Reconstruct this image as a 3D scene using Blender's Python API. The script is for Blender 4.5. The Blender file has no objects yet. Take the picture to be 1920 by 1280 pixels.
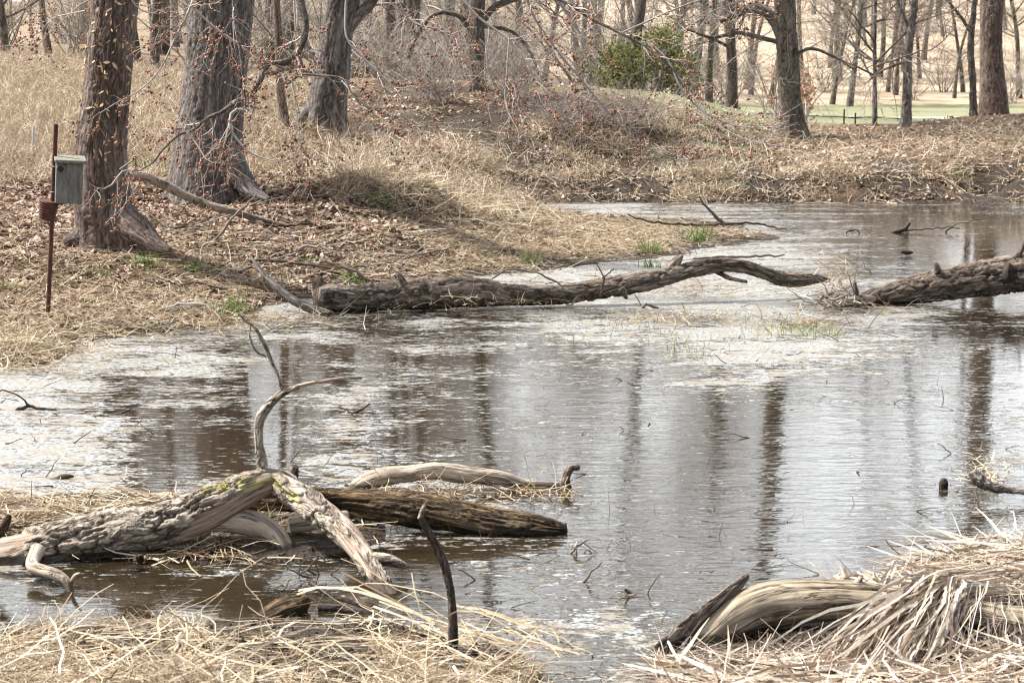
import bpy, math, numpy as np
from mathutils import Vector, Matrix
R = math.radians
rng = np.random.default_rng(7)
scene = bpy.context.scene
COL = scene.collection

# ------------------------------------------------------------------ camera, sky, sun, exposure
CAMZ, F, PITCH = 1.7, 3733.33, math.atan(510/3733.33)
cam_d = bpy.data.cameras.new('camera'); cam = bpy.data.objects.new('camera', cam_d); COL.objects.link(cam)
cam.location = (0, 0, CAMZ); cam.rotation_euler = (math.pi/2 - PITCH, 0, 0)
cam_d.sensor_width = 36; cam_d.lens = 70; cam_d.clip_start = 0.1; cam_d.clip_end = 3000
cam_d.dof.use_dof = True; cam_d.dof.focus_distance = 10.5; cam_d.dof.aperture_fstop = 11.0
scene.camera = cam
SUN_EL, SUN_AZ = R(55), R(-76)            # azimuth from +Y towards +X
SUN_DIR = Vector((math.cos(SUN_EL)*math.sin(SUN_AZ), math.cos(SUN_EL)*math.cos(SUN_AZ), math.sin(SUN_EL)))
w = bpy.data.worlds.new("World"); scene.world = w; w.use_nodes = True
nt = w.node_tree; nt.nodes.clear()
def N(nt, t, **k):
    n = nt.nodes.new(t)
    for a, b in k.items():
        if a.startswith('i_'):
            n.inputs[a[2:].replace('_', ' ')].default_value = b
        else: setattr(n, a, b)
    return n
sky = N(nt, 'ShaderNodeTexSky', sky_type='NISHITA', sun_disc=False, sun_elevation=SUN_EL, sun_rotation=SUN_AZ, dust_density=3.0, air_density=1.0, ozone_density=1.0)
tc = N(nt, 'ShaderNodeTexCoord'); mp = N(nt, 'ShaderNodeMapping'); mp.inputs['Scale'].default_value = (1, 1, 2.5)
cn = N(nt, 'ShaderNodeTexNoise'); cn.inputs['Scale'].default_value = 2.2; cn.inputs['Detail'].default_value = 6
cr = N(nt, 'ShaderNodeValToRGB'); cr.color_ramp.elements[0].position = .25; cr.color_ramp.elements[1].position = .55
cr.color_ramp.elements[0].color = (.5, .5, .5, 1); cr.color_ramp.elements[1].color = (1, 1, 1, 1)
mx = N(nt, 'ShaderNodeMix', data_type='RGBA'); mx.inputs['B'].default_value = (15.6, 16.4, 17., 1)
bg = N(nt, 'ShaderNodeBackground'); bg.inputs['Strength'].default_value = 0.105
ow = N(nt, 'ShaderNodeOutputWorld')
L = nt.links.new
L(tc.outputs['Generated'], mp.inputs['Vector']); L(mp.outputs[0], cn.inputs['Vector']); L(cn.outputs['Fac'], cr.inputs['Fac'])
def wm(op, a, b=0., clamp=False):
    m = N(nt, 'ShaderNodeMath', operation=op, use_clamp=clamp)
    for k, v in enumerate((a, b)):
        if isinstance(v, (int, float)): m.inputs[k].default_value = v
        else: L(v, m.inputs[k])
    return m.outputs[0]
sx = N(nt, 'ShaderNodeSeparateXYZ'); L(tc.outputs['Generated'], sx.inputs[0])            # low hazy cloud, shaped brightest ahead for water reflections, dimmed behind; clearer overhead
lowc = wm('SUBTRACT', 1., wm('MULTIPLY', wm('SUBTRACT', sx.outputs['Z'], .38), 3.2), True); side = wm('ADD', .1, wm('MULTIPLY', wm('ADD', wm('SUBTRACT', sx.outputs['Y'], wm('MULTIPLY', sx.outputs['X'], .25)), .25, True), 1.), True)
cf = wm('MULTIPLY', cr.outputs['Color'], wm('MULTIPLY', lowc, side), True); L(cf, mx.inputs['Factor'])
bw = N(nt, 'ShaderNodeHueSaturation'); bw.inputs['Saturation'].default_value = .6; L(sky.outputs['Color'], bw.inputs['Color']); L(bw.outputs[0], mx.inputs['A']); L(mx.outputs['Result'], bg.inputs['Color']); L(bg.outputs[0], ow.inputs['Surface'])
sd = bpy.data.lights.new('sun', 'SUN'); sd.energy = 5.0; sd.angle = R(6); sd.color = (1, .98, .95)
so = bpy.data.objects.new('sun', sd); COL.objects.link(so); so.rotation_euler = SUN_DIR.to_track_quat('Z', 'Y').to_euler()
scene.view_settings.view_transform = 'Standard'; scene.view_settings.look = 'None'; scene.view_settings.gamma = 1
scene.view_settings.exposure = 1.2
scene.cycles.use_denoising = True; scene.cycles.pixel_filter_type = 'BLACKMAN_HARRIS'; scene.cycles.filter_width = 1.15; scene.cycles.sample_clamp_indirect = 4.; scene.cycles.sample_clamp_direct = 5.; scene.cycles.max_bounces = 5; scene.cycles.diffuse_bounces = 2; scene.cycles.glossy_bounces = 3; scene.cycles.transparent_max_bounces = 4

# ------------------------------------------------------------------ maths helpers
fw = np.array([0, math.cos(PITCH), -math.sin(PITCH)]); upv = np.array([0, math.sin(PITCH), math.cos(PITCH)])
def rays(px, py):
    px = np.asarray(px, float); py = np.asarray(py, float)
    return ((px-960)/F)[..., None]*np.array([1., 0, 0]) + ((640-py)/F)[..., None]*upv + fw
def at(px, py, Y):
    d = rays(px, py); return d*(np.asarray(Y, float)/d[..., 1])[..., None] + np.array([0, 0, CAMZ])
def onz(px, py, z=0.):
    d = rays(px, py); return d*((z-CAMZ)/d[..., 2])[..., None] + np.array([0, 0, CAMZ])
def proj(P):
    v = P-np.array([0, 0, CAMZ]); zc = np.maximum(v@fw, .05)
    return 960+F*v[..., 0]/zc, 640-F*(v@upv)/zc
def hsh(i, j, k, s=0):
    n = (i.astype(np.int64)*73856093) ^ (j.astype(np.int64)*19349663) ^ (k.astype(np.int64)*83492791) ^ (s*2654435761)
    n = (n ^ (n >> 13))*1274126177 & 0xffffffff; n = (n ^ (n >> 16))*2246822519 & 0xffffffff
    return ((n ^ (n >> 15)) & 0xffffff)/float(0xffffff)
def vnoise(P, s=0):
    i = np.floor(P); f = P-i; f = f*f*(3-2*f); i = i.astype(np.int64); r = 0
    for a in (0, 1):
        for b in (0, 1):
            for c in (0, 1):
                wt = (f[..., 0] if a else 1-f[..., 0])*(f[..., 1] if b else 1-f[..., 1])*(f[..., 2] if c else 1-f[..., 2])
                r = r+wt*hsh(i[..., 0]+a, i[..., 1]+b, i[..., 2]+c, s)
    return r*2-1
def fbm(P, o=4, s=0):
    r = 0; a = 1.
    for k in range(o):
        r = r+a*vnoise(P*2**k+k*17.3, s+k); a *= .5
    return r/1.6
def voro(P, s=0):
    i = np.floor(P).astype(np.int64); f1 = np.full(P.shape[:-1], 9.); f2 = f1.copy(); idv = np.zeros(P.shape[:-1])
    for a in (-1, 0, 1):
        for b in (-1, 0, 1):
            for c in (-1, 0, 1):
                x, y, z = i[..., 0]+a, i[..., 1]+b, i[..., 2]+c
                d = np.sqrt((x+hsh(x, y, z, s)-P[..., 0])**2+(y+hsh(x, y, z, s+1)-P[..., 1])**2+(z+hsh(x, y, z, s+2)-P[..., 2])**2)
                n = d < f1; f2 = np.where(n, f1, np.minimum(f2, d)); idv = np.where(n, hsh(x, y, z, s+3), idv); f1 = np.where(n, d, f1)
    return f1, f2, idv
def sstep(a, b, x):
    t = np.clip((x-a)/(b-a), 0, 1); return t*t*(3-2*t)
class RBF:
    def __init__(s, X, v, lin=True):
        s.X = np.array(X, float); n = len(s.X); v = np.array(v, float)
        A = np.linalg.norm(s.X[:, None]-s.X[None], axis=-1)
        if lin:
            Pm = np.c_[np.ones(n), s.X]; M = np.block([[A, Pm], [Pm.T, np.zeros((3, 3))]]); sol = np.linalg.lstsq(M, np.r_[v, 0, 0, 0], rcond=None)[0]
        else:
            Pm = np.ones((n, 1)); M = np.block([[A, Pm], [Pm.T, np.zeros((1, 1))]]); sol = np.linalg.lstsq(M, np.r_[v, 0], rcond=None)[0]
        s.w = sol[:n]; s.c = sol[n:]
    def __call__(s, Q):
        sh = Q.shape[:-1]; Q = Q.reshape(-1, 2); out = np.empty(len(Q))
        for k in range(0, len(Q), 40000):
            q = Q[k:k+40000]; d = np.sqrt((q[:, :1]-s.X[:, 0])**2+(q[:, 1:]-s.X[:, 1])**2); o = d@s.w+s.c[0]
            if len(s.c) > 1: o = o+q@s.c[1:]
            out[k:k+40000] = o
        return out.reshape(sh)
def norm(v): return v/np.maximum(np.linalg.norm(v, axis=-1, keepdims=True), 1e-9)

# ------------------------------------------------------------------ object helpers
def mk(name, V, Fc, mat, parent=None, smooth=True, attrs=None):
    V = np.asarray(V, np.float32).reshape(-1, 3)
    if parent is not None: V = V-np.array(parent.location, np.float32)
    if isinstance(Fc, np.ndarray): Fl = [Fc]
    else: Fl = [np.asarray(f) for f in Fc if len(f)]
    me = bpy.data.meshes.new(name); me.vertices.add(len(V)); me.vertices.foreach_set('co', V.ravel())
    idx = np.concatenate([f.ravel() for f in Fl]).astype(np.int32); cnt = np.concatenate([np.full(len(f), f.shape[1]) for f in Fl])
    me.loops.add(len(idx)); me.loops.foreach_set('vertex_index', idx)
    st = np.r_[0, np.cumsum(cnt)[:-1]].astype(np.int32); me.polygons.add(len(cnt)); me.polygons.foreach_set('loop_start', st)
    if attrs:
        for k, a in attrs.items():
            vec = np.ndim(a) == 2 and a.shape[-1] == 3; at_ = me.attributes.new(k, 'FLOAT_VECTOR' if vec else 'FLOAT', 'POINT'); at_.data.foreach_set('vector' if vec else 'value', np.asarray(a, np.float32).ravel())
    me.update(calc_edges=True); me.polygons.foreach_set('use_smooth', np.full(len(cnt), smooth)); me.validate()
    me.materials.append(mat)
    o = bpy.data.objects.new(name, me); COL.objects.link(o)
    if parent is not None: o.parent = parent
    return o
def thing(name, label, cat, loc, group=None):
    o = bpy.data.objects.new(name, None); o.empty_display_size = .1; COL.objects.link(o); o.location = [float(v) for v in loc]
    return tag(o, label, cat, group)
def tag(o, label, cat, group=None, kind=None):
    o['label'] = label; o['category'] = cat
    if group: o['group'] = group
    if kind: o['kind'] = kind
    return o
def struct(o): o['kind'] = 'structure'; return o
class Acc:
    def __init__(s): s.V = []; s.Q = []; s.T = []; s.A = []; s.n = 0
    def add(s, V, Q=None, T=None, a=0.):
        V = V.reshape(-1, 3); s.V.append(V)
        if Q is not None: s.Q.append(Q.reshape(-1, 4)+s.n)
        if T is not None: s.T.append(T.reshape(-1, 3)+s.n)
        s.A.append(np.broadcast_to(np.asarray(a, float).ravel() if np.ndim(a) else a, (len(V),))); s.n += len(V)
    def build(s, name, mat, parent=None, smooth=True, origin=True):
        F_ = []
        if s.Q: F_.append(np.concatenate(s.Q))
        if s.T: F_.append(np.concatenate(s.T))
        return mk(name, np.concatenate(s.V), F_, mat, parent, smooth, {'rnd': np.concatenate(s.A)})
def tubes(acc, P, Rr, S=3, a=None):
    """P (N,K,3) R (N,K): batch of tapering tubes"""
    if len(P) == 0: return
    Nn, K = P.shape[:2]; T = norm(np.gradient(P, axis=1)); ref = np.where(np.abs(T[:, :1, 2:3]) > .9, np.array([1., 0, 0]), np.array([0, 0, 1.]))
    U = norm(np.cross(T, np.broadcast_to(ref, T.shape))); W = np.cross(T, U)
    th = np.arange(S)*2*math.pi/S
    V = P[:, :, None]+Rr[:, :, None, None]*(np.cos(th)[:, None]*U[:, :, None]+np.sin(th)[:, None]*W[:, :, None])
    b = (np.arange(Nn)*K*S)[:, None, None]+(np.arange(K-1)*S)[None, :, None]; s0 = np.arange(S); s1 = (s0+1) % S
    Q = np.stack([b+s0, b+s1, b+S+s1, b+S+s0], -1)
    av = 0. if a is None else np.repeat(a, K*S)
    acc.add(V, Q=Q.reshape(-1, 4), a=av)
def ribbons(acc, P, Wd, side, a=None):
    """P (N,K,3), Wd (N,K), side (N,3)"""
    Nn, K = P.shape[:2]; T = norm(np.gradient(P, axis=1)); sd_ = norm(np.cross(T, np.broadcast_to(side[:, None], T.shape)))
    V = np.stack([P-sd_*Wd[..., None]/2, P+sd_*Wd[..., None]/2], 2)
    b = (np.arange(Nn)*K*2)[:, None]+(np.arange(K-1)*2)[None]
    acc.add(V, Q=np.stack([b, b+1, b+3, b+2], -1).reshape(-1, 4), a=0. if a is None else np.repeat(a, K*2))
def spawn(P, Rr, n, t0, t1, Ln, ang, K, rr, up=0., wob=.2, rmin=.004, g=rng, taper=.3, tp=.5):
    Nn, K0 = P.shape[:2]; M = Nn*n; ix = np.repeat(np.arange(Nn), n); t = g.uniform(t0, t1, M); x = t*(K0-1.001); i = x.astype(int); f = (x-i)[:, None]
    pos = P[ix, i]*(1-f)+P[ix, i+1]*f; tan = norm(P[ix, i+1]-P[ix, i]); r0 = (Rr[ix, i]*(1-f[:, 0])+Rr[ix, i+1]*f[:, 0])
    pr = norm(np.cross(tan, g.normal(size=(M, 3)))); a = ang*g.uniform(.7, 1.3, M)[:, None]
    d = norm(np.cos(a)*tan+np.sin(a)*pr+np.array([0, 0, up])); ln = (Ln*g.uniform(.55, 1.25, M)*(1-tp*t))[:, None]
    out = [pos]
    for k in range(K-1):
        out.append(out[-1]+d*ln/(K-1)); d = norm(d+wob*g.normal(size=(M, 3))+np.array([0, 0, up*.5]))
    C = np.stack(out, 1); r = np.maximum(r0*rr*g.uniform(.6, 1., M), rmin)[:, None]*np.linspace(1, taper, K)[None]
    return C, r

# ------------------------------------------------------------------ materials
def ramp(nt, fac, stops):
    r = N(nt, 'ShaderNodeValToRGB'); e = r.color_ramp.elements
    while len(e) < len(stops): e.new(.5)
    for q, (p, c) in zip(e, stops): q.position = p; q.color = (*c, 1)
    nt.links.new(fac, r.inputs['Fac']); return r.outputs['Color']
def noise(nt, vec, sc, det=4, rough=.55, dist=0.):
    n = N(nt, 'ShaderNodeTexNoise'); n.inputs['Scale'].default_value = sc; n.inputs['Detail'].default_value = det
    n.inputs['Roughness'].default_value = rough; n.inputs['Distortion'].default_value = dist
    nt.links.new(vec, n.inputs['Vector']); return n.outputs['Fac']
def math_(nt, op, a, b=0., clamp=False):
    m = N(nt, 'ShaderNodeMath', operation=op, use_clamp=clamp)
    for k, v in enumerate((a, b)):
        if isinstance(v, (int, float)): m.inputs[k].default_value = v
        else: nt.links.new(v, m.inputs[k])
    return m.outputs[0]
def mix(nt, f, a, b, bt='MIX'):
    m = N(nt, 'ShaderNodeMix', data_type='RGBA', blend_type=bt)
    for k, v in (('Factor', f), ('A', a), ('B', b)):
        if isinstance(v, (int, float)): m.inputs[k].default_value = v
        elif isinstance(v, tuple): m.inputs[k].default_value = (*v, 1)
        else: nt.links.new(v, m.inputs[k])
    return m.outputs['Result']
def attr(nt, name): return N(nt, 'ShaderNodeAttribute', attribute_name=name).outputs['Fac']
def material(name, rough=.85, spec=.25):
    m = bpy.data.materials.new(name); m.use_nodes = True; nt = m.node_tree; b = nt.nodes['Principled BSDF']
    b.inputs['Roughness'].default_value = rough; b.inputs['Specular IOR Level'].default_value = spec
    return m, nt, b
def pos(nt, sc=(1, 1, 1)):
    g = N(nt, 'ShaderNodeNewGeometry'); mp = N(nt, 'ShaderNodeMapping'); mp.inputs['Scale'].default_value = sc
    nt.links.new(g.outputs['Position'], mp.inputs['Vector']); return mp.outputs[0]
def opos(nt, sc=(1, 1, 1)):
    g = N(nt, 'ShaderNodeTexCoord'); mp = N(nt, 'ShaderNodeMapping'); mp.inputs['Scale'].default_value = sc
    nt.links.new(g.outputs['Object'], mp.inputs['Vector']); return mp.outputs[0]
def bump(nt, b, h, st, dist):
    n = N(nt, 'ShaderNodeBump'); n.inputs['Strength'].default_value = st; n.inputs['Distance'].default_value = dist
    nt.links.new(h, n.inputs['Height']); nt.links.new(n.outputs[0], b.inputs['Normal'])
def simple_mat(name, stops, sc=20, rough=.85, bs=.4, bd=.01, stretch=(1, 1, 1), spec=.25):
    m, nt, b = material(name, rough, spec); p = opos(nt, stretch); f = noise(nt, p, sc, 6, .65)
    nt.links.new(ramp(nt, f, stops), b.inputs['Base Color']); bump(nt, b, noise(nt, p, sc*2, 6, .7), bs, bd); return m
def rnd_mat(name, stops, rough=.75, trans=0., spec=.2):
    m, nt, b = material(name, rough, spec); c = ramp(nt, attr(nt, 'rnd'), stops); p = pos(nt); n = noise(nt, p, 60, 2)
    c = mix(nt, 1., c, ramp(nt, n, [(.3, (.72, .72, .72)), (.7, (1, 1, 1))]), 'MULTIPLY'); nt.links.new(c, b.inputs['Base Color'])
    if trans:
        t = N(nt, 'ShaderNodeBsdfTranslucent'); nt.links.new(c, t.inputs['Color']); ms = N(nt, 'ShaderNodeMixShader'); ms.inputs[0].default_value = trans
        o = nt.nodes['Material Output']; nt.links.new(b.outputs[0], ms.inputs[1]); nt.links.new(t.outputs[0], ms.inputs[2]); nt.links.new(ms.outputs[0], o.inputs['Surface'])
    return m
def bark_mat(name, lo, hi, bare=((.26, .2, .14), (.5, .42, .33)), crackc=(.03, .02, .015), sc=30, lichen=(.3, .26, .04), fiss=1., fs=22, st=.28):
    """attributes: bc (place on the unrolled bark), crack (deep furrow, dirt and painted shade), bare (bark fallen off), lich (lichen crust)"""
    m, nt, b = material(name, .9, .2); a = N(nt, 'ShaderNodeAttribute', attribute_name='bc').outputs['Vector']
    def sc_(v):
        mp = N(nt, 'ShaderNodeMapping'); mp.inputs['Scale'].default_value = v; nt.links.new(a, mp.inputs['Vector']); return mp.outputs[0]
    p = sc_((1, 1, .45)); pl = sc_((1, 1, st)); pg = sc_((1, 1, .07)); n = noise(nt, p, sc, 8, .7); n2 = noise(nt, p, sc*.17, 4)
    r1 = math_(nt, 'ABSOLUTE', math_(nt, 'SUBTRACT', noise(nt, pl, fs, 5, .62, .6), .5)); r2 = math_(nt, 'ABSOLUTE', math_(nt, 'SUBTRACT', noise(nt, pl, fs*2.7, 4, .6, .4), .5))
    f1 = math_(nt, 'SUBTRACT', 1., math_(nt, 'MULTIPLY', r1, 22.), True); f2 = math_(nt, 'SUBTRACT', 1., math_(nt, 'MULTIPLY', r2, 16.), True)
    fis = math_(nt, 'MAXIMUM', f1, math_(nt, 'MULTIPLY', f2, .6)); nb_ = math_(nt, 'SUBTRACT', 1., attr(nt, 'bare'), True)
    c = ramp(nt, n, [(.3, lo), (.7, hi)]); c = mix(nt, ramp(nt, n2, [(.35, (0, 0, 0)), (.65, (.5, .5, .5))]), c, mix(nt, .3, hi, (.34, .33, .31)))
    c = mix(nt, math_(nt, 'MAXIMUM', math_(nt, 'MULTIPLY', attr(nt, 'crack'), .95), math_(nt, 'MULTIPLY', fis, .8*fiss)), c, crackc)  # furrows and fissures darkened in the colour, shade painted along with dirt
    grain = noise(nt, pg, sc*2.2, 8, .72, .3); gl = math_(nt, 'SUBTRACT', 1., math_(nt, 'MULTIPLY', math_(nt, 'ABSOLUTE', math_(nt, 'SUBTRACT', noise(nt, pg, 26, 4, .6, .5), .5)), 40.), True)
    bc = ramp(nt, grain, [(.3, bare[0]), (.62, bare[1])]); bc = mix(nt, math_(nt, 'MULTIPLY', gl, .85), bc, crackc)
    bc = mix(nt, ramp(nt, noise(nt, p, sc*.25, 6, .75), [(.47, (0, 0, 0)), (.62, (.75, .75, .75))]), bc, bare[0])
    c = mix(nt, attr(nt, 'bare'), c, mix(nt, math_(nt, 'MULTIPLY', attr(nt, 'crack'), .9), bc, crackc))
    c = mix(nt, attr(nt, 'lich'), c, mix(nt, noise(nt, p, 40), lichen, (.4, .36, .16)))
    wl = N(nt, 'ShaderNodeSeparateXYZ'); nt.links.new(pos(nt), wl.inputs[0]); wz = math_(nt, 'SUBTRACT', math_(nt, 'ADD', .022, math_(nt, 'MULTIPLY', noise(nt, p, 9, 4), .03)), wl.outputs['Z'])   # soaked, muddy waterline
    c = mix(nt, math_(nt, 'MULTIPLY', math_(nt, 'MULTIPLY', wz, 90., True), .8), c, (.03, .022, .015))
    nt.links.new(c, b.inputs['Base Color'])
    h = math_(nt, 'SUBTRACT', math_(nt, 'MULTIPLY', n, .6), math_(nt, 'ADD', math_(nt, 'MULTIPLY', math_(nt, 'MULTIPLY', fis, nb_), .8), math_(nt, 'MULTIPLY', math_(nt, 'MULTIPLY', gl, attr(nt, 'bare')), .5)))
    bump(nt, b, h, 1., .009*fiss if fiss > .4 else .006); return m

MAT = {}
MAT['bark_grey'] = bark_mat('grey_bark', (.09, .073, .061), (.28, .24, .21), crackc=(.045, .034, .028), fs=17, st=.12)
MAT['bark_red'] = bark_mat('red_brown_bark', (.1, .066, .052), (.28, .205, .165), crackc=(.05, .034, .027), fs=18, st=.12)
MAT['bark_far'] = bark_mat('far_bark', (.085, .07, .05), (.26, .22, .17), sc=14, fs=9)  # paled in the colour to stand for distance haze
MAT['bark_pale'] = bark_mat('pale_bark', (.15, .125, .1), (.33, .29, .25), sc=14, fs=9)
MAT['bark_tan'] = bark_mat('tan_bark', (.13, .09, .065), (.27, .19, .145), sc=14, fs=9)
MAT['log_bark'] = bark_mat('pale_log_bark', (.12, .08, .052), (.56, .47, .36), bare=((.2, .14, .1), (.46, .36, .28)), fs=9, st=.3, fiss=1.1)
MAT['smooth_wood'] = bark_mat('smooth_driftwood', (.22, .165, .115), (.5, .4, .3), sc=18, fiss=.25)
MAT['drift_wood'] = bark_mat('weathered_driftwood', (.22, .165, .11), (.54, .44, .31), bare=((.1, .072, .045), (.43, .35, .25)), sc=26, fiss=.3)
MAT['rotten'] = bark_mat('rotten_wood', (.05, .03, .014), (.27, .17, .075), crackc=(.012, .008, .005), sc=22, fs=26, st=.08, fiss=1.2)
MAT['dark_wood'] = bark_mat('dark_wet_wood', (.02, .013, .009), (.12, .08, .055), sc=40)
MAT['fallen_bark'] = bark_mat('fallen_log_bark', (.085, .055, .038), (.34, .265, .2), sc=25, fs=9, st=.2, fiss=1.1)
MAT['twig_pale'] = rnd_mat('pale_twig', [(0, (.17, .14, .12)), (.5, (.38, .34, .3)), (1, (.6, .56, .5))])
MAT['twig'] = rnd_mat('grey_twig', [(0, (.13, .1, .08)), (.5, (.26, .22, .18)), (1, (.42, .38, .33))])
MAT['twig_far'] = rnd_mat('far_twig', [(0, (.17, .135, .105)), (.5, (.36, .305, .25)), (1, (.52, .46, .4))])  # far twigs paled too, haze put into the colour
MAT['twig_dark'] = rnd_mat('dark_twig', [(0, (.035, .025, .018)), (1, (.15, .11, .08))])
MAT['bud'] = rnd_mat('red_bud', [(0, (.14, .05, .028)), (.6, (.31, .125, .065)), (1, (.44, .25, .16))])
MAT['straw'] = rnd_mat('dry_straw', [(0, (.09, .052, .03)), (.3, (.27, .185, .11)), (.65, (.48, .38, .245)), (1, (.7, .62, .48))], trans=.15)
MAT['straw_far'] = rnd_mat('dry_grass', [(0, (.12, .08, .055)), (.3, (.32, .235, .16)), (.7, (.53, .425, .295)), (1, (.7, .61, .46))], trans=.1)
MAT['reed'] = rnd_mat('dead_reed', [(0, (.06, .036, .024)), (.33, (.24, .16, .105)), (.62, (.48, .375, .27)), (1, (.72, .645, .53))], trans=.15, spec=.35, rough=.6)
MAT['leaf'] = rnd_mat('fallen_leaf', [(0, (.08, .045, .03)), (.35, (.23, .14, .095)), (.65, (.4, .28, .2)), (.85, (.56, .44, .34)), (1, (.72, .65, .56))], trans=.1)
MAT['leaf_orange'] = rnd_mat('orange_leaf', [(0, (.26, .1, .05)), (1, (.48, .26, .15))], trans=.2)
MAT['vine_leaf'] = rnd_mat('vine_leaf', [(0, (.36, .2, .1)), (1, (.66, .5, .33))], trans=.15)
MAT['green'] = rnd_mat('fresh_grass', [(0, (.09, .13, .03)), (1, (.2, .32, .07))], trans=.2)
MAT['evergreen'] = rnd_mat('evergreen_needles', [(0, (.09, .1, .035)), (.6, (.22, .23, .08)), (1, (.36, .35, .15))], trans=.3)
MAT['mudclod'] = simple_mat('wet_mud', [(.3, (.02, .015, .012)), (.7, (.07, .055, .045))], 30, .45, .6, .01, spec=.5)

MAT['crumb'] = rnd_mat('mud_crumb', [(0, (.012, .009, .007)), (.6, (.06, .042, .03)), (1, (.16, .11, .075))], rough=.9)
def terrain_mat():
    m, nt, b = material('ground', .95, .15); p = pos(nt)
    n1 = noise(nt, p, 1.3, 5); n2 = noise(nt, p, 14, 6, .7); n3 = noise(nt, p, 55, 4, .7)
    litter = ramp(nt, n3, [(.3, (.045, .027, .018)), (.45, (.12, .075, .05)), (.6, (.24, .17, .115)), (.75, (.42, .33, .24))])
    straw = ramp(nt, n3, [(.3, (.1, .07, .045)), (.5, (.27, .2, .125)), (.7, (.47, .38, .25))])
    c = mix(nt, attr(nt, 'strawy'), litter, straw)
    red = mix(nt, 1., c, (1.05, .72, .6), 'MULTIPLY'); c = mix(nt, attr(nt, 'reddish'), c, red)
    c = mix(nt, ramp(nt, n2, [(.5, (0, 0, 0)), (.62, (.75, .75, .75))]), c, (.07, .045, .032))
    c = mix(nt, ramp(nt, noise(nt, p, .9, 6, .7), [(.6, (0, 0, 0)), (.68, (.7, .7, .7))]), c, (.16, .19, .07))
    gr = ramp(nt, n3, [(.3, (.17, .175, .095)), (.7, (.34, .33, .2))]); gf = math_(nt, 'MULTIPLY', attr(nt, 'lawn'), ramp(nt, n2, [(.2, (.6, .6, .6)), (.5, (1, 1, 1))]))
    c = mix(nt, gf, c, gr)
    c = mix(nt, attr(nt, 'field'), c, ramp(nt, noise(nt, p, .35, 8, .75), [(.3, (.25, .175, .12)), (.5, (.45, .34, .235)), (.7, (.58, .48, .36))]))
    mud = ramp(nt, noise(nt, p, 38, 8, .75), [(.35, (.012, .009, .007)), (.5, (.05, .037, .028)), (.68, (.15, .115, .085))])
    c = mix(nt, attr(nt, 'mud'), c, mud); nt.links.new(c, b.inputs['Base Color'])
    nt.links.new(math_(nt, 'SUBTRACT', .95, math_(nt, 'MULTIPLY', attr(nt, 'mud'), .22)), b.inputs['Roughness'])
    bump(nt, b, math_(nt, 'ADD', n3, math_(nt, 'MULTIPLY', noise(nt, p, 150, 5, .7), .5)), 1., .035); return m
MAT['terrain'] = terrain_mat()

def water_mat():
    m, nt, b = material('pond_water', .03, .5); b.inputs['IOR'].default_value = 1.33
    p = pos(nt); ps = pos(nt, (.5, 1, 1)); fl = attr(nt, 'film')
    big = noise(nt, ps, 2.6, 3, .5, .6); mid = noise(nt, ps, 19, 7, .72, .5); fine = noise(nt, ps, 75, 4, .75)
    s = math_(nt, 'ADD', math_(nt, 'MULTIPLY', big, .4), math_(nt, 'ADD', math_(nt, 'MULTIPLY', mid, .65), math_(nt, 'MULTIPLY', fine, .36)))   # mean .705
    thr = math_(nt, 'SUBTRACT', .85, math_(nt, 'MULTIPLY', fl, .235))
    d = math_(nt, 'SUBTRACT', s, thr); k = math_(nt, 'MULTIPLY', d, 38., True)
    sp = noise(nt, p, 42, 5, .75); film = ramp(nt, sp, [(.4, (.035, .03, .02)), (.49, (.18, .178, .165)), (.61, (.56, .57, .57))])
    thin = mix(nt, ramp(nt, noise(nt, p, 7, 4), [(.4, (0, 0, 0)), (.62, (1, 1, 1))]), film, (.2, .17, .125))
    fk = noise(nt, pos(nt, (.33, 1, 1)), 34, 4, .6, .3); k2 = math_(nt, 'MULTIPLY', math_(nt, 'SUBTRACT', math_(nt, 'ADD', fk, math_(nt, 'MULTIPLY', big, .15)), math_(nt, 'SUBTRACT', .735, math_(nt, 'MULTIPLY', fl, .19))), 40., True); k = math_(nt, 'MAXIMUM', k, math_(nt, 'MULTIPLY', k2, .85))
    base = mix(nt, k, mix(nt, noise(nt, p, 3, 3), (.012, .008, .004), (.024, .017, .009)), thin); nt.links.new(base, b.inputs['Base Color'])
    nt.links.new(math_(nt, 'ADD', .035, math_(nt, 'MULTIPLY', k, .33)), b.inputs['Roughness'])
    rip = noise(nt, pos(nt, (.4, 1.3, 1)), 16, 3, .6, .8); rip2 = noise(nt, pos(nt, (.5, 1, 1)), 4, 2)
    amp = attr(nt, 'ripple')
    h = math_(nt, 'ADD', math_(nt, 'MULTIPLY', math_(nt, 'ADD', math_(nt, 'MULTIPLY', rip, .0022), math_(nt, 'MULTIPLY', rip2, .003)), amp),
              math_(nt, 'MULTIPLY', math_(nt, 'MULTIPLY', sp, k), .006))
    n = N(nt, 'ShaderNodeBump'); n.inputs['Strength'].default_value = 1; n.inputs['Distance'].default_value = 1.
    nt.links.new(h, n.inputs['Height']); nt.links.new(n.outputs[0], b.inputs['Normal']); return m
MAT['water'] = water_mat()

# ------------------------------------------------------------------ terrain
CP = []       # world X, Y, Z
def cz(pts, z):
    for px, py in pts: q = onz(px, py, z); CP.append(tuple(q))
def cy(*pts):
    for px, py, Y in pts: CP.append(tuple(at(px, py, Y)))
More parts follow.
